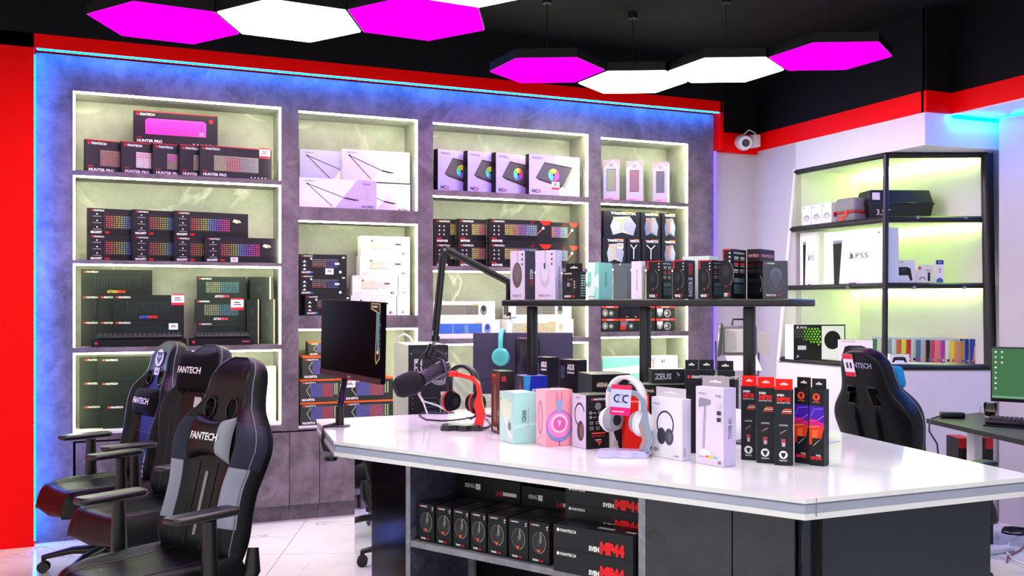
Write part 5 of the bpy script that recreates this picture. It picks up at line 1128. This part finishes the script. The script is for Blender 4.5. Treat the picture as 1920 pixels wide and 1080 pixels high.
# ------------------------------------------------------------------ barn door lamp
o0 = at(1385, 640, 6.1); t = empty('studio_lamp', 'grey studio flood lamp with open barn doors and handle by the grey corner', 'lamp', (o0.x, o0.y, 0), -YAW)
zc_ = o0.z
m = MB(); m.rbox((-.11, .0, zc_-.09), (.12, .12, zc_+.10), .015, '#6c7068'); m.build('lamp_head', M['plas'], t)
m = MB(); m.box((-.085, -.004, zc_-.07), (.095, -.001, zc_+.08), '#e4e8d6'); m.add([(-.09,-.006,zc_+.08),(-.03,-.02,zc_+.06),(-.02,-.02,zc_-.05),(-.09,-.006,zc_-.07)], [(0,3,2,1)], '#c8ccba'); m.build('reflector', M['gloss'], t)
for (p, c) in (([(-.10, -.01, zc_+.10), (-.115, -.012, zc_-.09), (-.155, -.09, zc_-.10), (-.13, -.09, zc_+.12)], '#50544c'), ([(.12, -.005, zc_+.07), (.125, -.005, zc_-.07), (.18, -.06, zc_-.09), (.19, -.06, zc_+.05)], '#b8bcb0'), ([(-.09, -.01, zc_-.09), (.11, -.01, zc_-.09), (.13, -.08, zc_-.18), (-.06, -.08, zc_-.18)], '#eef0e4')):
    m = MB(); n = (Vector(p[1])-Vector(p[0])).cross(Vector(p[2])-Vector(p[1])).normalized()*.003
    m.add([Vector(q) for q in p]+[Vector(q)+n for q in p], [(0,1,2,3),(7,6,5,4),(0,4,5,1),(1,5,6,2),(2,6,7,3),(3,7,4,0)], c); m.build('barn_door', M['plas'], t)
m = MB(); m.tube([(-.03, .05, zc_+.10), (-.025, .05, zc_+.14), (.05, .05, zc_+.14), (.055, .05, zc_+.10)], .007, 8, '#1c1c20'); m.build('handle', M['plas'], t)
m = MB(); m.tube([(-.135, .06, zc_+.0), (-.13, .06, zc_-.22), (0, .06, zc_-.24), (.14, .06, zc_-.22), (.145, .06, zc_)], .006, 8, '#4a4a50'); m.build('yoke', M['plas'], t)
m = MB(); m.tube([(0, .06, zc_-.24), (0, .06, .3)], .014, 10, '#2a2a2e'); m.build('stand_pole', M['plas'], t)
for k in range(3):
    a = 2*pi*k/3+.4; m = MB(); m.tube([(0, .06, .35), (.3*cos(a), .06+.3*sin(a), .01)], .009, 8, '#2a2a2e'); m.build('stand_leg', M['plas'], t)

# ================================================================== RIGHT DESK
def P2(px, py, z): x, y = onz(px, py, z); return (x, y)
zd = .75
dA, dB = P2(1737, 785, zd), P2(1920, 826, zd); dC = P2(1838, 773, zd)
ex = Vector(dB)-Vector(dA); dB2 = tuple(Vector(dA)+ex*1.35); ev = Vector(dC)-Vector(dA); dD = tuple(Vector(dA)+ev*1.0); dE = tuple(Vector(dB2)+Vector((.55, .25)))
desk = empty('gaming_desk', 'black-topped desk with pale metal legs beside the right wall', 'desk', (0, 0, 0))
poly = [dD, dA, dB2, dE]
ar = sum(poly[i][0]*poly[(i+1) % 4][1]-poly[(i+1) % 4][0]*poly[i][1] for i in range(4))
if ar < 0: poly = poly[::-1]
m = MB(); m.prism(inset(poly, 0), zd-.025, zd, '#15171c'); m.build('desk_top', M['plas'], desk)
for (px, d) in ((1827, 5.35), (1960, 4.9)):
    p = at(px, 540, d); m = MB(); m.rbox((p.x-.03, p.y-.03, .03), (p.x+.03, p.y+.03, zd-.026), .008, '#d6d4da'); m.build('leg', M['plas'], desk)
    m = MB(); m.rbox((p.x-.28, p.y-.035, 0), (p.x+.28, p.y+.035, .029), .01, '#d0ced4'); m.build('foot', M['plas'], desk)
def scr(name, lab, w, h, K, z0, yaw, tiltx=0, back=0, roll=0): return empty(name, lab, 'monitor', (K[0], K[1], z0), yaw)
# lit monitor at the right edge
p = at(1857, 700, 4.95); e_ = radians(-38)-YAW
t = empty('desk_monitor', 'monitor showing a green desktop at the right edge of the photo', 'monitor', (p.x, p.y, zd), e_)
z0 = zat(752, p.x, p.y)-zd; z1 = zat(650, p.x, p.y)-zd; w = .60
m = MB(); m.rbox((0, 0, z0), (w, .02, z1), .005, '#101216'); m.rbox((.15, .02, z0+.05), (.45, .05, z1-.06), .02, '#101216'); m.build('bezel', M['plas'], t)
mg = bpy.data.materials.new('screen_green'); mg.use_nodes = True; nt = mg.node_tree; nt.nodes.clear(); e = nt.nodes.new('ShaderNodeEmission'); oo = nt.nodes.new('ShaderNodeOutputMaterial'); at_ = nt.nodes.new('ShaderNodeAttribute'); at_.attribute_name = 'Col'
nt.links.new(at_.outputs['Color'], e.inputs[0]); e.inputs[1].default_value = .75; nt.links.new(e.outputs[0], oo.inputs[0]); M['screen'] = mg
m = MB(); f = Face(m, (.008, -.001, z0+.018), (1, 0, 0), (0, 0, 1), w-.016, z1-z0-.026); f.rect(0, 0, 1, 1, '#44704c'); f.rect(.3, .05, .6, 1, '#5c8a50'); f.rect(0, 0, 1, .05, '#6a9878')
for j in range(8):
    for i in range(2 if j < 3 else 1): f.ell(.03+.05*i, .93-.105*j, .02, ['#d8f0f0','#a8e0c0','#e8e8c0'][j % 3], n=8)
f.ring(.52, .5, .26, .03, '#40e8c0', n=30); f.ring(.52, .5, .18, .012, '#30c8a0', n=30); m.build('screen', M['screen'], t)
m = MB(); m.tube([(.30, .06, 0), (.30, .06, z0+.12)], .022, 10, '#16181c'); m.rbox((.18, -.04, 0), (.42, .16, .012), .02, '#16181c'); m.build('stand', M['plas'], t)
# mat + keyboard
kp = P2(1842, 797, zd); 
t = prop(MB().box((0, 0, 0), (.75, .24, .004), '#0c0c10').build('desk_mat', M['cloth'], None, (kp[0]-.03, kp[1]-.03, zd+.0005), radians(-38)-YAW), 'black desk mat under the keyboard at the right edge', 'mat')
keyboard('desk_keyboard', 'black keyboard on the desk mat at the right edge', .44, .14, (kp[0]+.015, kp[1]+.0, zd+.005), radians(-38)-YAW, 18, 6, '#1c1d22', '#2c2d34')
# power adapter, cable, mug
pp = P2(1766, 784, zd); t = prop(MB().rbox((0, 0, 0), (.13, .055, .032), .008, '#101014').build('power_adapter', M['plas'], None, (pp[0], pp[1], zd+.0005), radians(-8)-YAW), 'black power adapter lying on the desk corner', 'adapter')
a = P2(1764, 784, zd); b = P2(1742, 788, zd); q = at(1741, 800, 5.35)
m = MB(); m.tube([(a[0], a[1], zd+.015), (b[0]+.02, b[1], zd+.008), (b[0]-.02, b[1]-.02, zd-.02), tuple(at(1742, 808, 5.32)), tuple(at(1757, 832, 5.3)), tuple(at(1759, 850, 5.3)), tuple(at(1745, 875, 5.28))], .005, 8, '#202026')
prop(m.build('adapter_cable', M['plas']), 'black cable hanging off the desk corner', 'cable')
mp = P2(1857, 783, zd); t = empty('glass_mug', 'clear glass mug with yellow drink beside the keyboard', 'mug', (mp[0], mp[1], zd+.001))
def ringz(r, z, n=24): return [(r*cos(2*pi*k/n), r*sin(2*pi*k/n), z) for k in range(n)]
m = MB(); m.loft([ringz(.030, 0), ringz(.034, .01), ringz(.036, .085), ringz(.032, .085), ringz(.030, .008)]); m.build('glass', M['glass'], t)
m = MB(); m.loft([ringz(.027, .010), ringz(.028, .035)], '#e8c010'); m.build('drink', M['gloss'], t)
m = MB(); m.tube([(-.034*RX, -.034*RY, .07), (-.058*RX, -.058*RY, .06), (-.058*RX, -.058*RY, .03), (-.034*RX, -.034*RY, .02)], .004, 8); m.build('handle', M['glass'], t)
for i, (px, d, lab) in enumerate([(1797, 5.75, 'red and black box on the floor under the desk'), (1848, 5.6, 'red and black box behind the desk leg')]):
    p = at(px, 540, d); zt_ = zat(822, p.x, p.y)
    t = carton('floor_box', lab, 'box', (p.x, p.y, 0.0005), -YAW, .085-.04*i, .16, zt_, '#1a1416', lambda f, l, r, t: (f.rect(0, .9, 1, 1, '#d02028'), f.text('FANTECH', .15, .72, .06, '#e8d8d8', fit=.5), t.rect(0, 0, 1, 1, '#d02028')), group='red and black boxes under the desk')

# ================================================================== BACK TABLE, PC, MONITOR
bt = empty('back_table', 'pale work table behind the counter carrying the computer', 'table', (0, 0, 0))
a, b = at(715, 540, 4.75), at(1215, 540, 5.5)
x0, x1 = 1.58, 3.15; y0, y1 = -1.78, -.95; zt_ = .745
m = MB(); m.rbox((x0, y0, zt_-.03), (x1, y1, zt_), .006, '#e2e0e6'); m.build('table_top', M['plas'], bt)
for (x, y) in ((x0+.05, y0+.05), (x1-.05, y0+.05), (x0+.05, y1-.05), (x1-.05, y1-.05)):
    m = MB(); m.box((x-.02, y-.02, 0), (x+.02, y+.02, zt_-.031), '#c8c6cc'); m.build('leg', M['plas'], bt)
p = at(766, 540, 4.83); a_ = radians(17)-YAW
t = empty('computer_tower', 'computer tower with pale side panel, rear ports facing out', 'computer', (p.x, p.y, zt_), a_)
hpc = zat(647, p.x, p.y)-zt_; wpc = .205
m = MB(); m.box((0, .01, .012), (wpc, .42, hpc), '#a8aca0'); m.build('case_shell', M['plas'], t, bevel=.004)
m = MB(); m.box((0, .0, .012), (wpc, .0095, hpc), '#101319'); f = Face(m, (0, 0, .012), (1, 0, 0), (0, 0, 1), wpc, hpc-.012)
f.rect(.04,.02,.96,.97,'#0a0c11'); f.rect(.07,.9,.93,.95,'#202630'); f.rect(.14,.56,.34,.84,'#b8b8c0'); f.rect(.17,.75,.22,.79,'#222'); f.rect(.17,.68,.22,.73,'#222'); f.rect(.26,.62,.3,.65,'#222')
f.ring(.78,.66,.13,.06,'#7a7c84', n=26); f.ring(.78,.66,.09,.01,'#9a9ca4'); f.ring(.78,.66,.06,.01,'#9a9ca4'); f.ell(.78,.66,.03,'#1c1e24')
for k in range(6): f.rect(.38, .38-.05*k, .72, .395-.05*k, '#3c424c'); f.ell(.1, .45-.06*k, .006, '#aaa', n=6)
f.rect(.8,.42,.92,.46,'#c8c8bc'); f.rect(.78,.06,.82,.38,'#8a8c80'); f.rect(.88,.1,.92,.34,'#8a8c80')
for u, v in ((.06,.9),(.94,.9),(.06,.04),(.94,.04)): f.ell(u, v, .008, '#bbb', n=8)
m.build('rear_panel', M['plas'], t)
for x in (.03, wpc-.03):
    for y in (.05, .37): m = MB(); m.cyl((x, y, 0), (0, 0, 1), .015, .0115, 12, '#111'); m.build('foot', M['plas'], t)
m = MB(); m.tube([tuple(at(745, 643, 5.1)), tuple(at(748, 632, 5.05)), tuple(at(758, 626, 5.0)), tuple(at(768, 632, 4.98)), tuple(at(776, 645, 4.98))], .006, 8, '#e8e8e2')
prop(m.build('white_cable', M['plas']), 'white cable looping above the computer tower', 'cable')
# monitor seen from behind
p = at(887, 540, 5.05); a_ = -YAW+radians(2)
t = empty('rear_facing_monitor', 'large monitor seen from the back with curved dark stand mount', 'monitor', (p.x, p.y, zt_), a_)
wm = (1075-887)/F_PX*5.05; z0, z1 = zat(739, p.x, p.y)-zt_, zat(624, p.x, p.y)-zt_
m = MB(); m.rbox((0, .0, z0), (wm, .022, z1), .004, '#34304c'); m.build('back_shell', M['plas'], t)
m = MB(); m.rbox((wm*.42, -.055, z0+.03), (wm*.66, -.001, z1-.015), .035, '#1a1424'); m.build('mount_cover', M['gloss'], t)
m = MB(); m.box((0, -.002, z0+.075), (wm*.4, .0, z0+.079), '#1c1a2a'); m.build('panel_seam', M['plas'], t)
m = MB(); m.tube([(wm*.54, -.03, .01), (wm*.54, -.03, z0+.1)], .03, 12, '#14121c', flat=.6); m.rbox((wm*.36, -.12, 0), (wm*.72, .1, .012), .02, '#14121c'); m.build('stand', M['plas'], t)
# mint headphones over the monitor's top edge
hp = at(942, 640, 5.065); zb_ = zat(624, p.x, p.y)+.004
t = empty('mint_headphones', 'mint green headphones hanging over the monitor top edge', 'headphones', (hp.x, hp.y, 0), -YAW+radians(83))
zc0 = zat(668, hp.x, hp.y); zt0 = zat(617, hp.x, hp.y)
m = MB(); P = []
for k in range(17):
    g_ = pi*k/16; P.append((-.075*cos(g_), 0, zt0-.075+.075*sin(g_)))
P = [(-.082, 0, zc0+.02)]+P+[(.082, 0, zc0+.02)]
m.tube(P, .013, 10, '#56c8bc', flat=.45); m.build('headband', M['plas'], t)
for sgn in (-1, 1):
    m = MB(); m.cyl((sgn*.050, 0, zc0), (sgn, 0, 0), .040, .02, 24, '#2c8c84', r2=.046); m.build('ear_cushion', M['cloth'], t)
    m = MB(); m.cyl((sgn*.071, 0, zc0), (sgn, 0, 0), .048, .022, 28, '#5cd0c4', r2=.040); m.cyl((sgn*.093, 0, zc0), (sgn, 0, 0), .030, .004, 24, '#48b8ae'); m.build('ear_cup', M['plas'], t)
carton('white_tray_box', 'pale low box behind the red headset stand', 'box', tuple(at(893, 540, 4.85))[:2]+(zt_+.001,), -YAW, .09, .06, .10, '#e4e2e6', lambda f, l, r, t: (f.rect(.1, .1, .48, .9, '#f4f2f6'), f.rect(.52, .1, .9, .9, '#d4d2d8')))

# ================================================================== MONITOR ON CLAMP ARM
base = onz(637, 799, ZC)
t = empty('clamp_monitor', 'black frameless monitor with gold-edged sticker on a clamp arm at the counter end', 'monitor', (base[0], base[1], ZC), 0)
o0 = Vector((base[0], base[1], ZC)); D0 = cc(*base)[1]
R_ = lambda px, py, d: at(px, py, d)-o0
m = MB(); m.cyl((0, 0, .001), (0, 0, 1), .045, .005, 28, '#50505a'); m.tube([(0, 0, .005), (0, 0, .085)], .018, 14, '#0b0b10'); m.build('post', M['plas'], t)
m = MB(); m.tube([(0, 0, .06), R_(641, 740, D0+.04), R_(648, 705, D0+.13), R_(652, 690, D0+.15)], [.016, .015, .013, .014], 12, '#241c30', flat=.7); m.build('arm', M['gloss'], t)
pA = R_(604, 640, D0+.26); pB = R_(716, 640, D0-.16)
ux = (pB-pA); ux.z = 0; wl = ux.length; ux.normalize(); uy = Vector((-ux.y, ux.x, 0)); rl = radians(3)
Mx = Matrix.Translation((R_(660, 637, D0-.0))) @ Matrix(((ux.x, uy.x, 0, 0), (ux.y, uy.y, 0, 0), (0, 0, 1, 0), (0, 0, 0, 1))) @ Matrix.Rotation(rl*.6, 4, 'Y')
hh_ = .168
m = MB(); m.tr(Mx); m.rbox((-wl/2, -.012, -hh_), (wl/2, .012, hh_), .004, '#08080b'); m.rbox((-.12, .012, -.1), (.12, .045, .1), .02, '#0a0a0e'); m.build('panel', M['screenoff'], t)
m = MB(); m.tr(Mx); m.box((-wl/2+.002, -.015, -hh_), (wl/2-.002, -.0122, -hh_+.024), '#2c2a30'); m.box((-.01, -.0155, -hh_+.006), (.02, -.015, -hh_+.014), '#8a8890'); m.build('lower_bezel', M['plas'], t)
m = MB(); m.tr(Mx); f = Face(m, (wl/2-.085, -.0125, -hh_+.08), (1, 0, 0), (0, 0, 1), .075, hh_*2-.085)
f.poly([(0,1),(1,1),(1,.1),(.62,.0),(.5,.08),(.62,.85),(.0,.9)], '#d8c870'); f.poly([(.06,.985),(.94,.985),(.94,.11),(.64,.03),(.56,.09),(.68,.87),(.06,.915)], '#0c0c10'); f.poly([(.72,.86),(.92,.86),(.9,.2),(.7,.2)], '#3aa8c8'); f.text('GAMING', .14, .93, .03, '#f0f0f0', bold=.04, fit=.6)
f.text('AORUS', .92, .83, .2, '#0c1018', rot=-90, bold=.05, fit=.55); f.ell(.78,.2,.03,'#f0f0f0', n=10); m.build('sticker', M['card'], t)
m = MB(); m.tube([R_(652, 692, D0+.15), tuple(Mx @ Vector((0, .045, -.06)))], .014, 10, '#0c0c10'); m.build('neck', M['plas'], t)
cp = R_(611, 806, D0-.02); q = (R_(617, 860, D0-.05)); 
m = MB(); m.tube([R_(629, 801, D0-.02), R_(611, 804, D0-.05), R_(609, 826, D0-.06), R_(611, 840, D0-.06), R_(625, 841, D0-.05)], .015, 8, '#0c0c10', flat=1.4); m.build('clamp', M['plas'], t)
m = MB(); m.tube([R_(621, 841, D0-.05), R_(621, 857, D0-.05)], .005, 8, '#8a8a90'); m.cyl(tuple(R_(621, 863, D0-.05)), (0, 0, 1), .027, .016, 18, '#0c0c10'); m.build('clamp_screw', M['plas'], t)

# ================================================================== MICROPHONE ON BOOM ARM
dm = 4.12
o0 = at(955, 562, 4.25); t = empty('boom_microphone', 'large black broadcast microphone on a two-section boom arm clamped to the rack', 'microphone', o0)
Q = lambda px, py, d=dm: at(px, py, d)-o0
m = MB(); m.box(tuple(Q(944, 590, 4.26)), tuple(Q(953, 562, 4.22)), '#0c0c10'); m.tube([Q(949, 590, 4.24), Q(958, 588, 4.24)], .008, 8, '#0c0c10'); m.tube([Q(957, 588, 4.24), Q(957, 600, 4.24)], .004, 8, '#888'); m.tube([Q(945, 598, 4.24), Q(968, 595, 4.24)], .003, 6, '#888'); m.build('clamp', M['plas'], t)
m = MB(); m.tube([Q(953, 561, 4.23), Q(954, 545, 4.2), Q(954, 527, 4.18)], .013, 10, '#0b0b0f'); m.build('swivel', M['plas'], t)
m = MB(); m.tube([Q(955, 527, 4.18), Q(836, 466)], .011, 8, '#0d0d12'); m.tube([Q(950, 531, 4.17), Q(838, 474)], .006, 6, '#15151a'); m.build('upper_arm', M['plas'], t)
m = MB(); m.cyl(tuple(Q(834, 468, dm-.02)), (-FX, -FY, 0), .016, .02, 16, '#101014'); m.cyl(tuple(Q(834, 468, dm-.04)), (-FX, -FY, 0), .006, .004, 10, '#8a8890'); m.build('elbow_joint', M['plas'], t)
m = MB(); m.tube([Q(833, 468), Q(817, 632)], .013, 8, '#0b0b10'); m.tube([Q(826, 480, dm-.01), Q(812, 620, dm-.01)], .006, 6, '#16161c'); m.build('lower_arm', M['plas'], t)
m = MB(); m.tube([Q(817, 630), Q(816, 640)], .018, 10, '#0b0b10'); m.tube([Q(815, 640), Q(811, 648)], .007, 8, '#a0a0a4'); m.tube([Q(811, 646), Q(804, 664), Q(803, 672)], [.016, .018, .014], 12, '#16161b'); m.build('wrist_joint', M['plas'], t)
m = MB(); c = Q(812, 685)
for k in range(10):
    a0 = 2*pi*k/10; a1 = a0+2*pi*.35; rr = .075
    p1 = c+Vector((RX*rr*cos(a0)*.8, RY*rr*cos(a0)*.8, rr*sin(a0)*.8)); p2 = c+Vector((RX*.03*cos(a1)-.02, RY*.03*cos(a1), .03*sin(a1))); m.tube([p1, p2], .0028, 6, '#2a2832')
m.tube([c+Vector((RX*.062*cos(2*pi*k/24), RY*.062*cos(2*pi*k/24), .062*sin(2*pi*k/24))) for k in range(25)], .006, 8, '#1e1c26')
m.tube([Q(803, 668), Q(830, 676, 4.08), Q(838, 700, 4.04), Q(828, 712, 4.02)], .006, 8, '#2e2c38'); m.build('shock_mount', M['plas'], t)
ax0, ax1 = Q(832, 688, 4.12), Q(788, 712, 4.0)
m = MB(); m.tube([ax0, ax1], .030, 24, '#3a3542'); m.tube([ax0+(ax0-ax1)*.12, ax0], [.024, .030], 24, '#15151a'); m.build('microphone_body', M['gloss'], t)
m = MB(); P, rr = [], []
dv = (Q(741, 730, 3.96)-ax1)
for k in range(9):
    u = k/8; P.append(ax1+dv*(u*1.0)); rr.append([.038, .046, .049, .050, .050, .049, .047, .042, .032][k])
m.tube(P, rr, 24, '#0a0916'); m.build('foam_windscreen', M['rubber'], t)
m = MB(); m.tube([Q(797, 712, 4.08), Q(787, 722, 4.06), Q(786, 740, 4.05), Q(793, 752, 4.08)], .006, 8, '#e4e0e8'); m.rbox(tuple(Q(783, 748, 4.07)), tuple(Q(790, 730, 4.03)), .004, '#f0eef2') if False else None
m.tube([Q(793, 752, 4.08), Q(801, 775, 4.2)], .004, 6, '#d8d6dc'); m.tube([Q(793, 752, 4.08), Q(820, 760, 4.2), Q(842, 772, 4.3)], .004, 6, '#d8d6dc'); m.build('microphone_cable', M['plas'], t)
def oncounter(px, py, dz=.005): x, y = onz(px, py, ZC); return (x, y, ZC+dz)
m = MB(); m.tube([oncounter(*q) for q in ((852, 776), (820, 777), (792, 776), (786, 781), (800, 789), (828, 791), (850, 790), (872, 787), (905, 780), (922, 783))], .004, 8, '#141418')
prop(m.build('black_cable', M['plas']), 'black cable looped on the worktop behind the red headset stand', 'cable')
m = MB(); m.tube([oncounter(898, 806, .008), oncounter(912, 804), oncounter(920, 800), oncounter(915, 790), oncounter(900, 782)], .0045, 8, '#101014')
prop(m.build('headset_cable', M['plas']), 'black cable running from the headset stand to the dark box', 'cable')

# ================================================================== HEADSET STANDS
def stand(name, lab, px, py, yc, colA, colB, base_col):
    X, Y = onz(px, py, ZC); t = empty(name, lab, 'headset stand', (X, Y, ZC+.0008), radians(yc)-YAW)
    m = MB(); sh = [(-.085,-.02),(-.075,-.045),(-.045,-.05),(-.02,-.03),(.0,-.045),(.03,-.05),(.05,-.03),(.085,-.035),(.095,.0),(.085,.035),(.03,.04),(-.03,.045),(-.08,.03)]
    m.prism(sh, 0, .014, base_col); m.prism([(x*.94, y*.94) for x, y in sh], .014, .022, base_col); m.build('base', M['gloss'], t, bevel=.003)
    m = MB(); pr = [((.075, .022), .02), ((.088, .06), .02), ((.074, .11), .02), ((.080, .15), .019), ((.074, .19), .018), ((.05, .215), .018), ((.0, .228), .018), ((-.035, .23), .018)]
    for (a, b) in zip(pr, pr[1:]):
        pass
    rings = []
    for i, ((x, z), w) in enumerate(pr):
        nx = pr[min(i+1, len(pr)-1)][0]; pv = pr[max(i-1, 0)][0]; d = Vector((nx[0]-pv[0], 0, nx[1]-pv[1])).normalized(); n = Vector((-d.z, 0, d.x))
        th = .018 if i < 3 else .008; c = Vector((x, 0, z))
        rings.append([c+n*th+Vector((0, -w, 0)), c+n*th+Vector((0, w, 0)), c-n*th+Vector((0, w, 0)), c-n*th+Vector((0, -w, 0))])
    m.loft(rings, colA, smooth=False); m.build('upright', M['gloss'], t, bevel=.002)
    m = MB(); m.rbox((-.05, -.025, .222), (-.012, .025, .244), .008, colA); m.build('hook', M['gloss'], t)
    if colB:
        m = MB(); m.tube([(.066, -.0215, .03), (.078, -.0215, .06), (.062, -.0215, .11)], .003, 6, colB); m.build('light_line', M['gloss'], t)
    return t
def headset(name, lab, px, py, yc, zoff, c_band, c_cup, c_pad, c_accent, R=.085, mic=False):
    X, Y = onz(px, py, ZC); t = empty(name, lab, 'headphones', (X, Y, ZC), radians(yc)-YAW); zt = zoff
    m = MB(); P = [(0, -R*cos(pi*k/18), zt-R+R*1.0*sin(pi*k/18)) for k in range(19)]; P = [(0, -R*.98, zt-R-.03)]+P+[(0, R*.98, zt-R-.03)]
    rings = []
    for i, p in enumerate(P):
        p = Vector(p); d = (Vector(P[min(i+1, len(P)-1)])-Vector(P[max(i-1, 0)])).normalized(); n = d.cross(Vector((1, 0, 0))).normalized(); w = .016; th = .006
        rings.append([p+Vector((w, 0, 0))+n*th, p+Vector((0, 0, 0))+n*th*1.5, p+Vector((-w, 0, 0))+n*th, p+Vector((-w, 0, 0))-n*th, p+Vector((w, 0, 0))-n*th])
    m.loft(rings, c_band); m.build('headband', M['plas'], t)
    for sg in (-1, 1):
        y = sg*R*.93; zc_ = zt-R-.075
        m = MB(); m.tube([(0, sg*R*.98, zt-R-.02), (0, sg*R*1.02, zt-R-.055)], [.013, .015], 10, c_band, flat=.5); m.build('slider', M['plas'], t)
        m = MB(); m.cyl((0, y-sg*.030, zc_), (0, sg, 0), .036, .026, 26, c_pad, r2=.044); m.cyl((0, y-sg*.031, zc_), (0, sg, 0), .02, .002, 20, '#2a2a2e'); m.build('ear_cushion', M['cloth'], t)
        m = MB(); m.cyl((0, y-sg*.003, zc_), (0, sg, 0), .047, .008, 28, c_accent); m.build('ring', M['plas'], t)
        m = MB(); m.cyl((0, y+sg*.0055, zc_), (0, sg, 0), .045, .022, 28, c_cup, r2=.034); m.build('ear_cup', M['plas'], t)
    if mic:
        m = MB(); m.tube([(.01, -R*.93, zt-R-.12), (-.03, -R*.9, zt-R-.14), (-.05, -R*.85, zt-R-.13)], .003, 6, '#101014'); m.build('boom', M['plas'], t)
    return t
stand('red_headset_stand', 'red headset stand with dark lobed base', 864, 806, -8, '#f01008', None, '#24222a')
headset('gaming_headset', 'black and red headset hanging on the red stand', 868, 802, 52, .262, '#1c1a22', '#17181e', '#0c0c10', '#d83038', R=.078, mic=True)
ws = stand('white_headset_stand', 'pale grey headset stand with lilac lobed base', 1166, 856, -8, '#8d99ae', '#e0905c', '#c9c4ee')
headset('white_headphones', 'white headphones hanging on the pale stand with pink card', 1174, 850, 40, .268, '#e2e0e6', '#f0eef2', '#9a9ca6', '#e6e4ea', R=.08)
pc = onz(1166, 862, ZC)
m = MB(); f = None; m.col = L('#d8d0f4'); w, h = .066, .10; m.box((0, 0, 0), (w, .001, h)); f = Face(m, (0, 0, 0), (1, 0, 0), (0, 0, 1), w, h); f.rect(0, 0, 1, .26, '#f01c80'); f.rect(0, .86, 1, 1, '#f02860'); f.rect(.08, .28, .92, .84, '#cfd0f8'); f.ring(.35, .55, .14, .05, '#2a2844', a0=60, a1=290); f.ring(.78, .55, .14, .05, '#2a2844', a0=60, a1=290); f.ring(.55, .55, .14, .04, '#9aa0d0', a0=60, a1=290)
f.rect(.1,.1,.7,.14,'#ffc0e0')
o = m.build('price_card', M['card'], None, tuple(at(1143, 540, 3.16))[:2]+(zat(777, *tuple(at(1143, 540, 3.16))[:2]),), radians(-6)-YAW); o.rotation_euler[1] = radians(4); prop(o, 'pink and lilac price card hanging on the white headphones', 'card')
# leaflet on the worktop and floor cable
x, y = onz(1556, 832, ZC); prop(MB().box((0, 0, 0), (.09, .12, .001), '#d4d0e4').build('leaflet', M['card'], None, (x, y, ZC+.0006), .4), 'small pale leaflet lying on the worktop behind the slim boxes', 'leaflet')
def onfloor(px, py, dz=.006): x, y = onz(px, py, 0); return (x, y, dz)
m = MB(); m.tube([onfloor(*q) for q in ((1935, 985), (1912, 1000), (1893, 1018), (1886, 1036), (1900, 1052), (1925, 1060))], .006, 8, '#e8e4e8'); prop(m.build('floor_cable', M['plas']), 'white cable curling on the floor at the lower right', 'cable')
m = MB(); m.tube([(onfloor(1935, 1012)), (onfloor(1912, 1034)), (onfloor(1890, 1044)), onfloor(1888, 1056)], .005, 8, '#a05058'); prop(m.build('floor_cable', M['plas']), 'dark red cable curling on the floor at the lower right', 'cable')
m = MB(); rnd = random.Random(5); c0 = Vector(onfloor(1903, 1010, .03))
m.tube([c0+Vector((.08*cos(k*.9)*(1+.1*rnd.random()), .06*sin(k*.9), .015*rnd.random()+.004*k/5)) for k in range(30)], .006, 6, '#121216'); prop(m.build('cable_coil', M['plas']), 'coiled black cable on the floor right of the counter', 'cable')
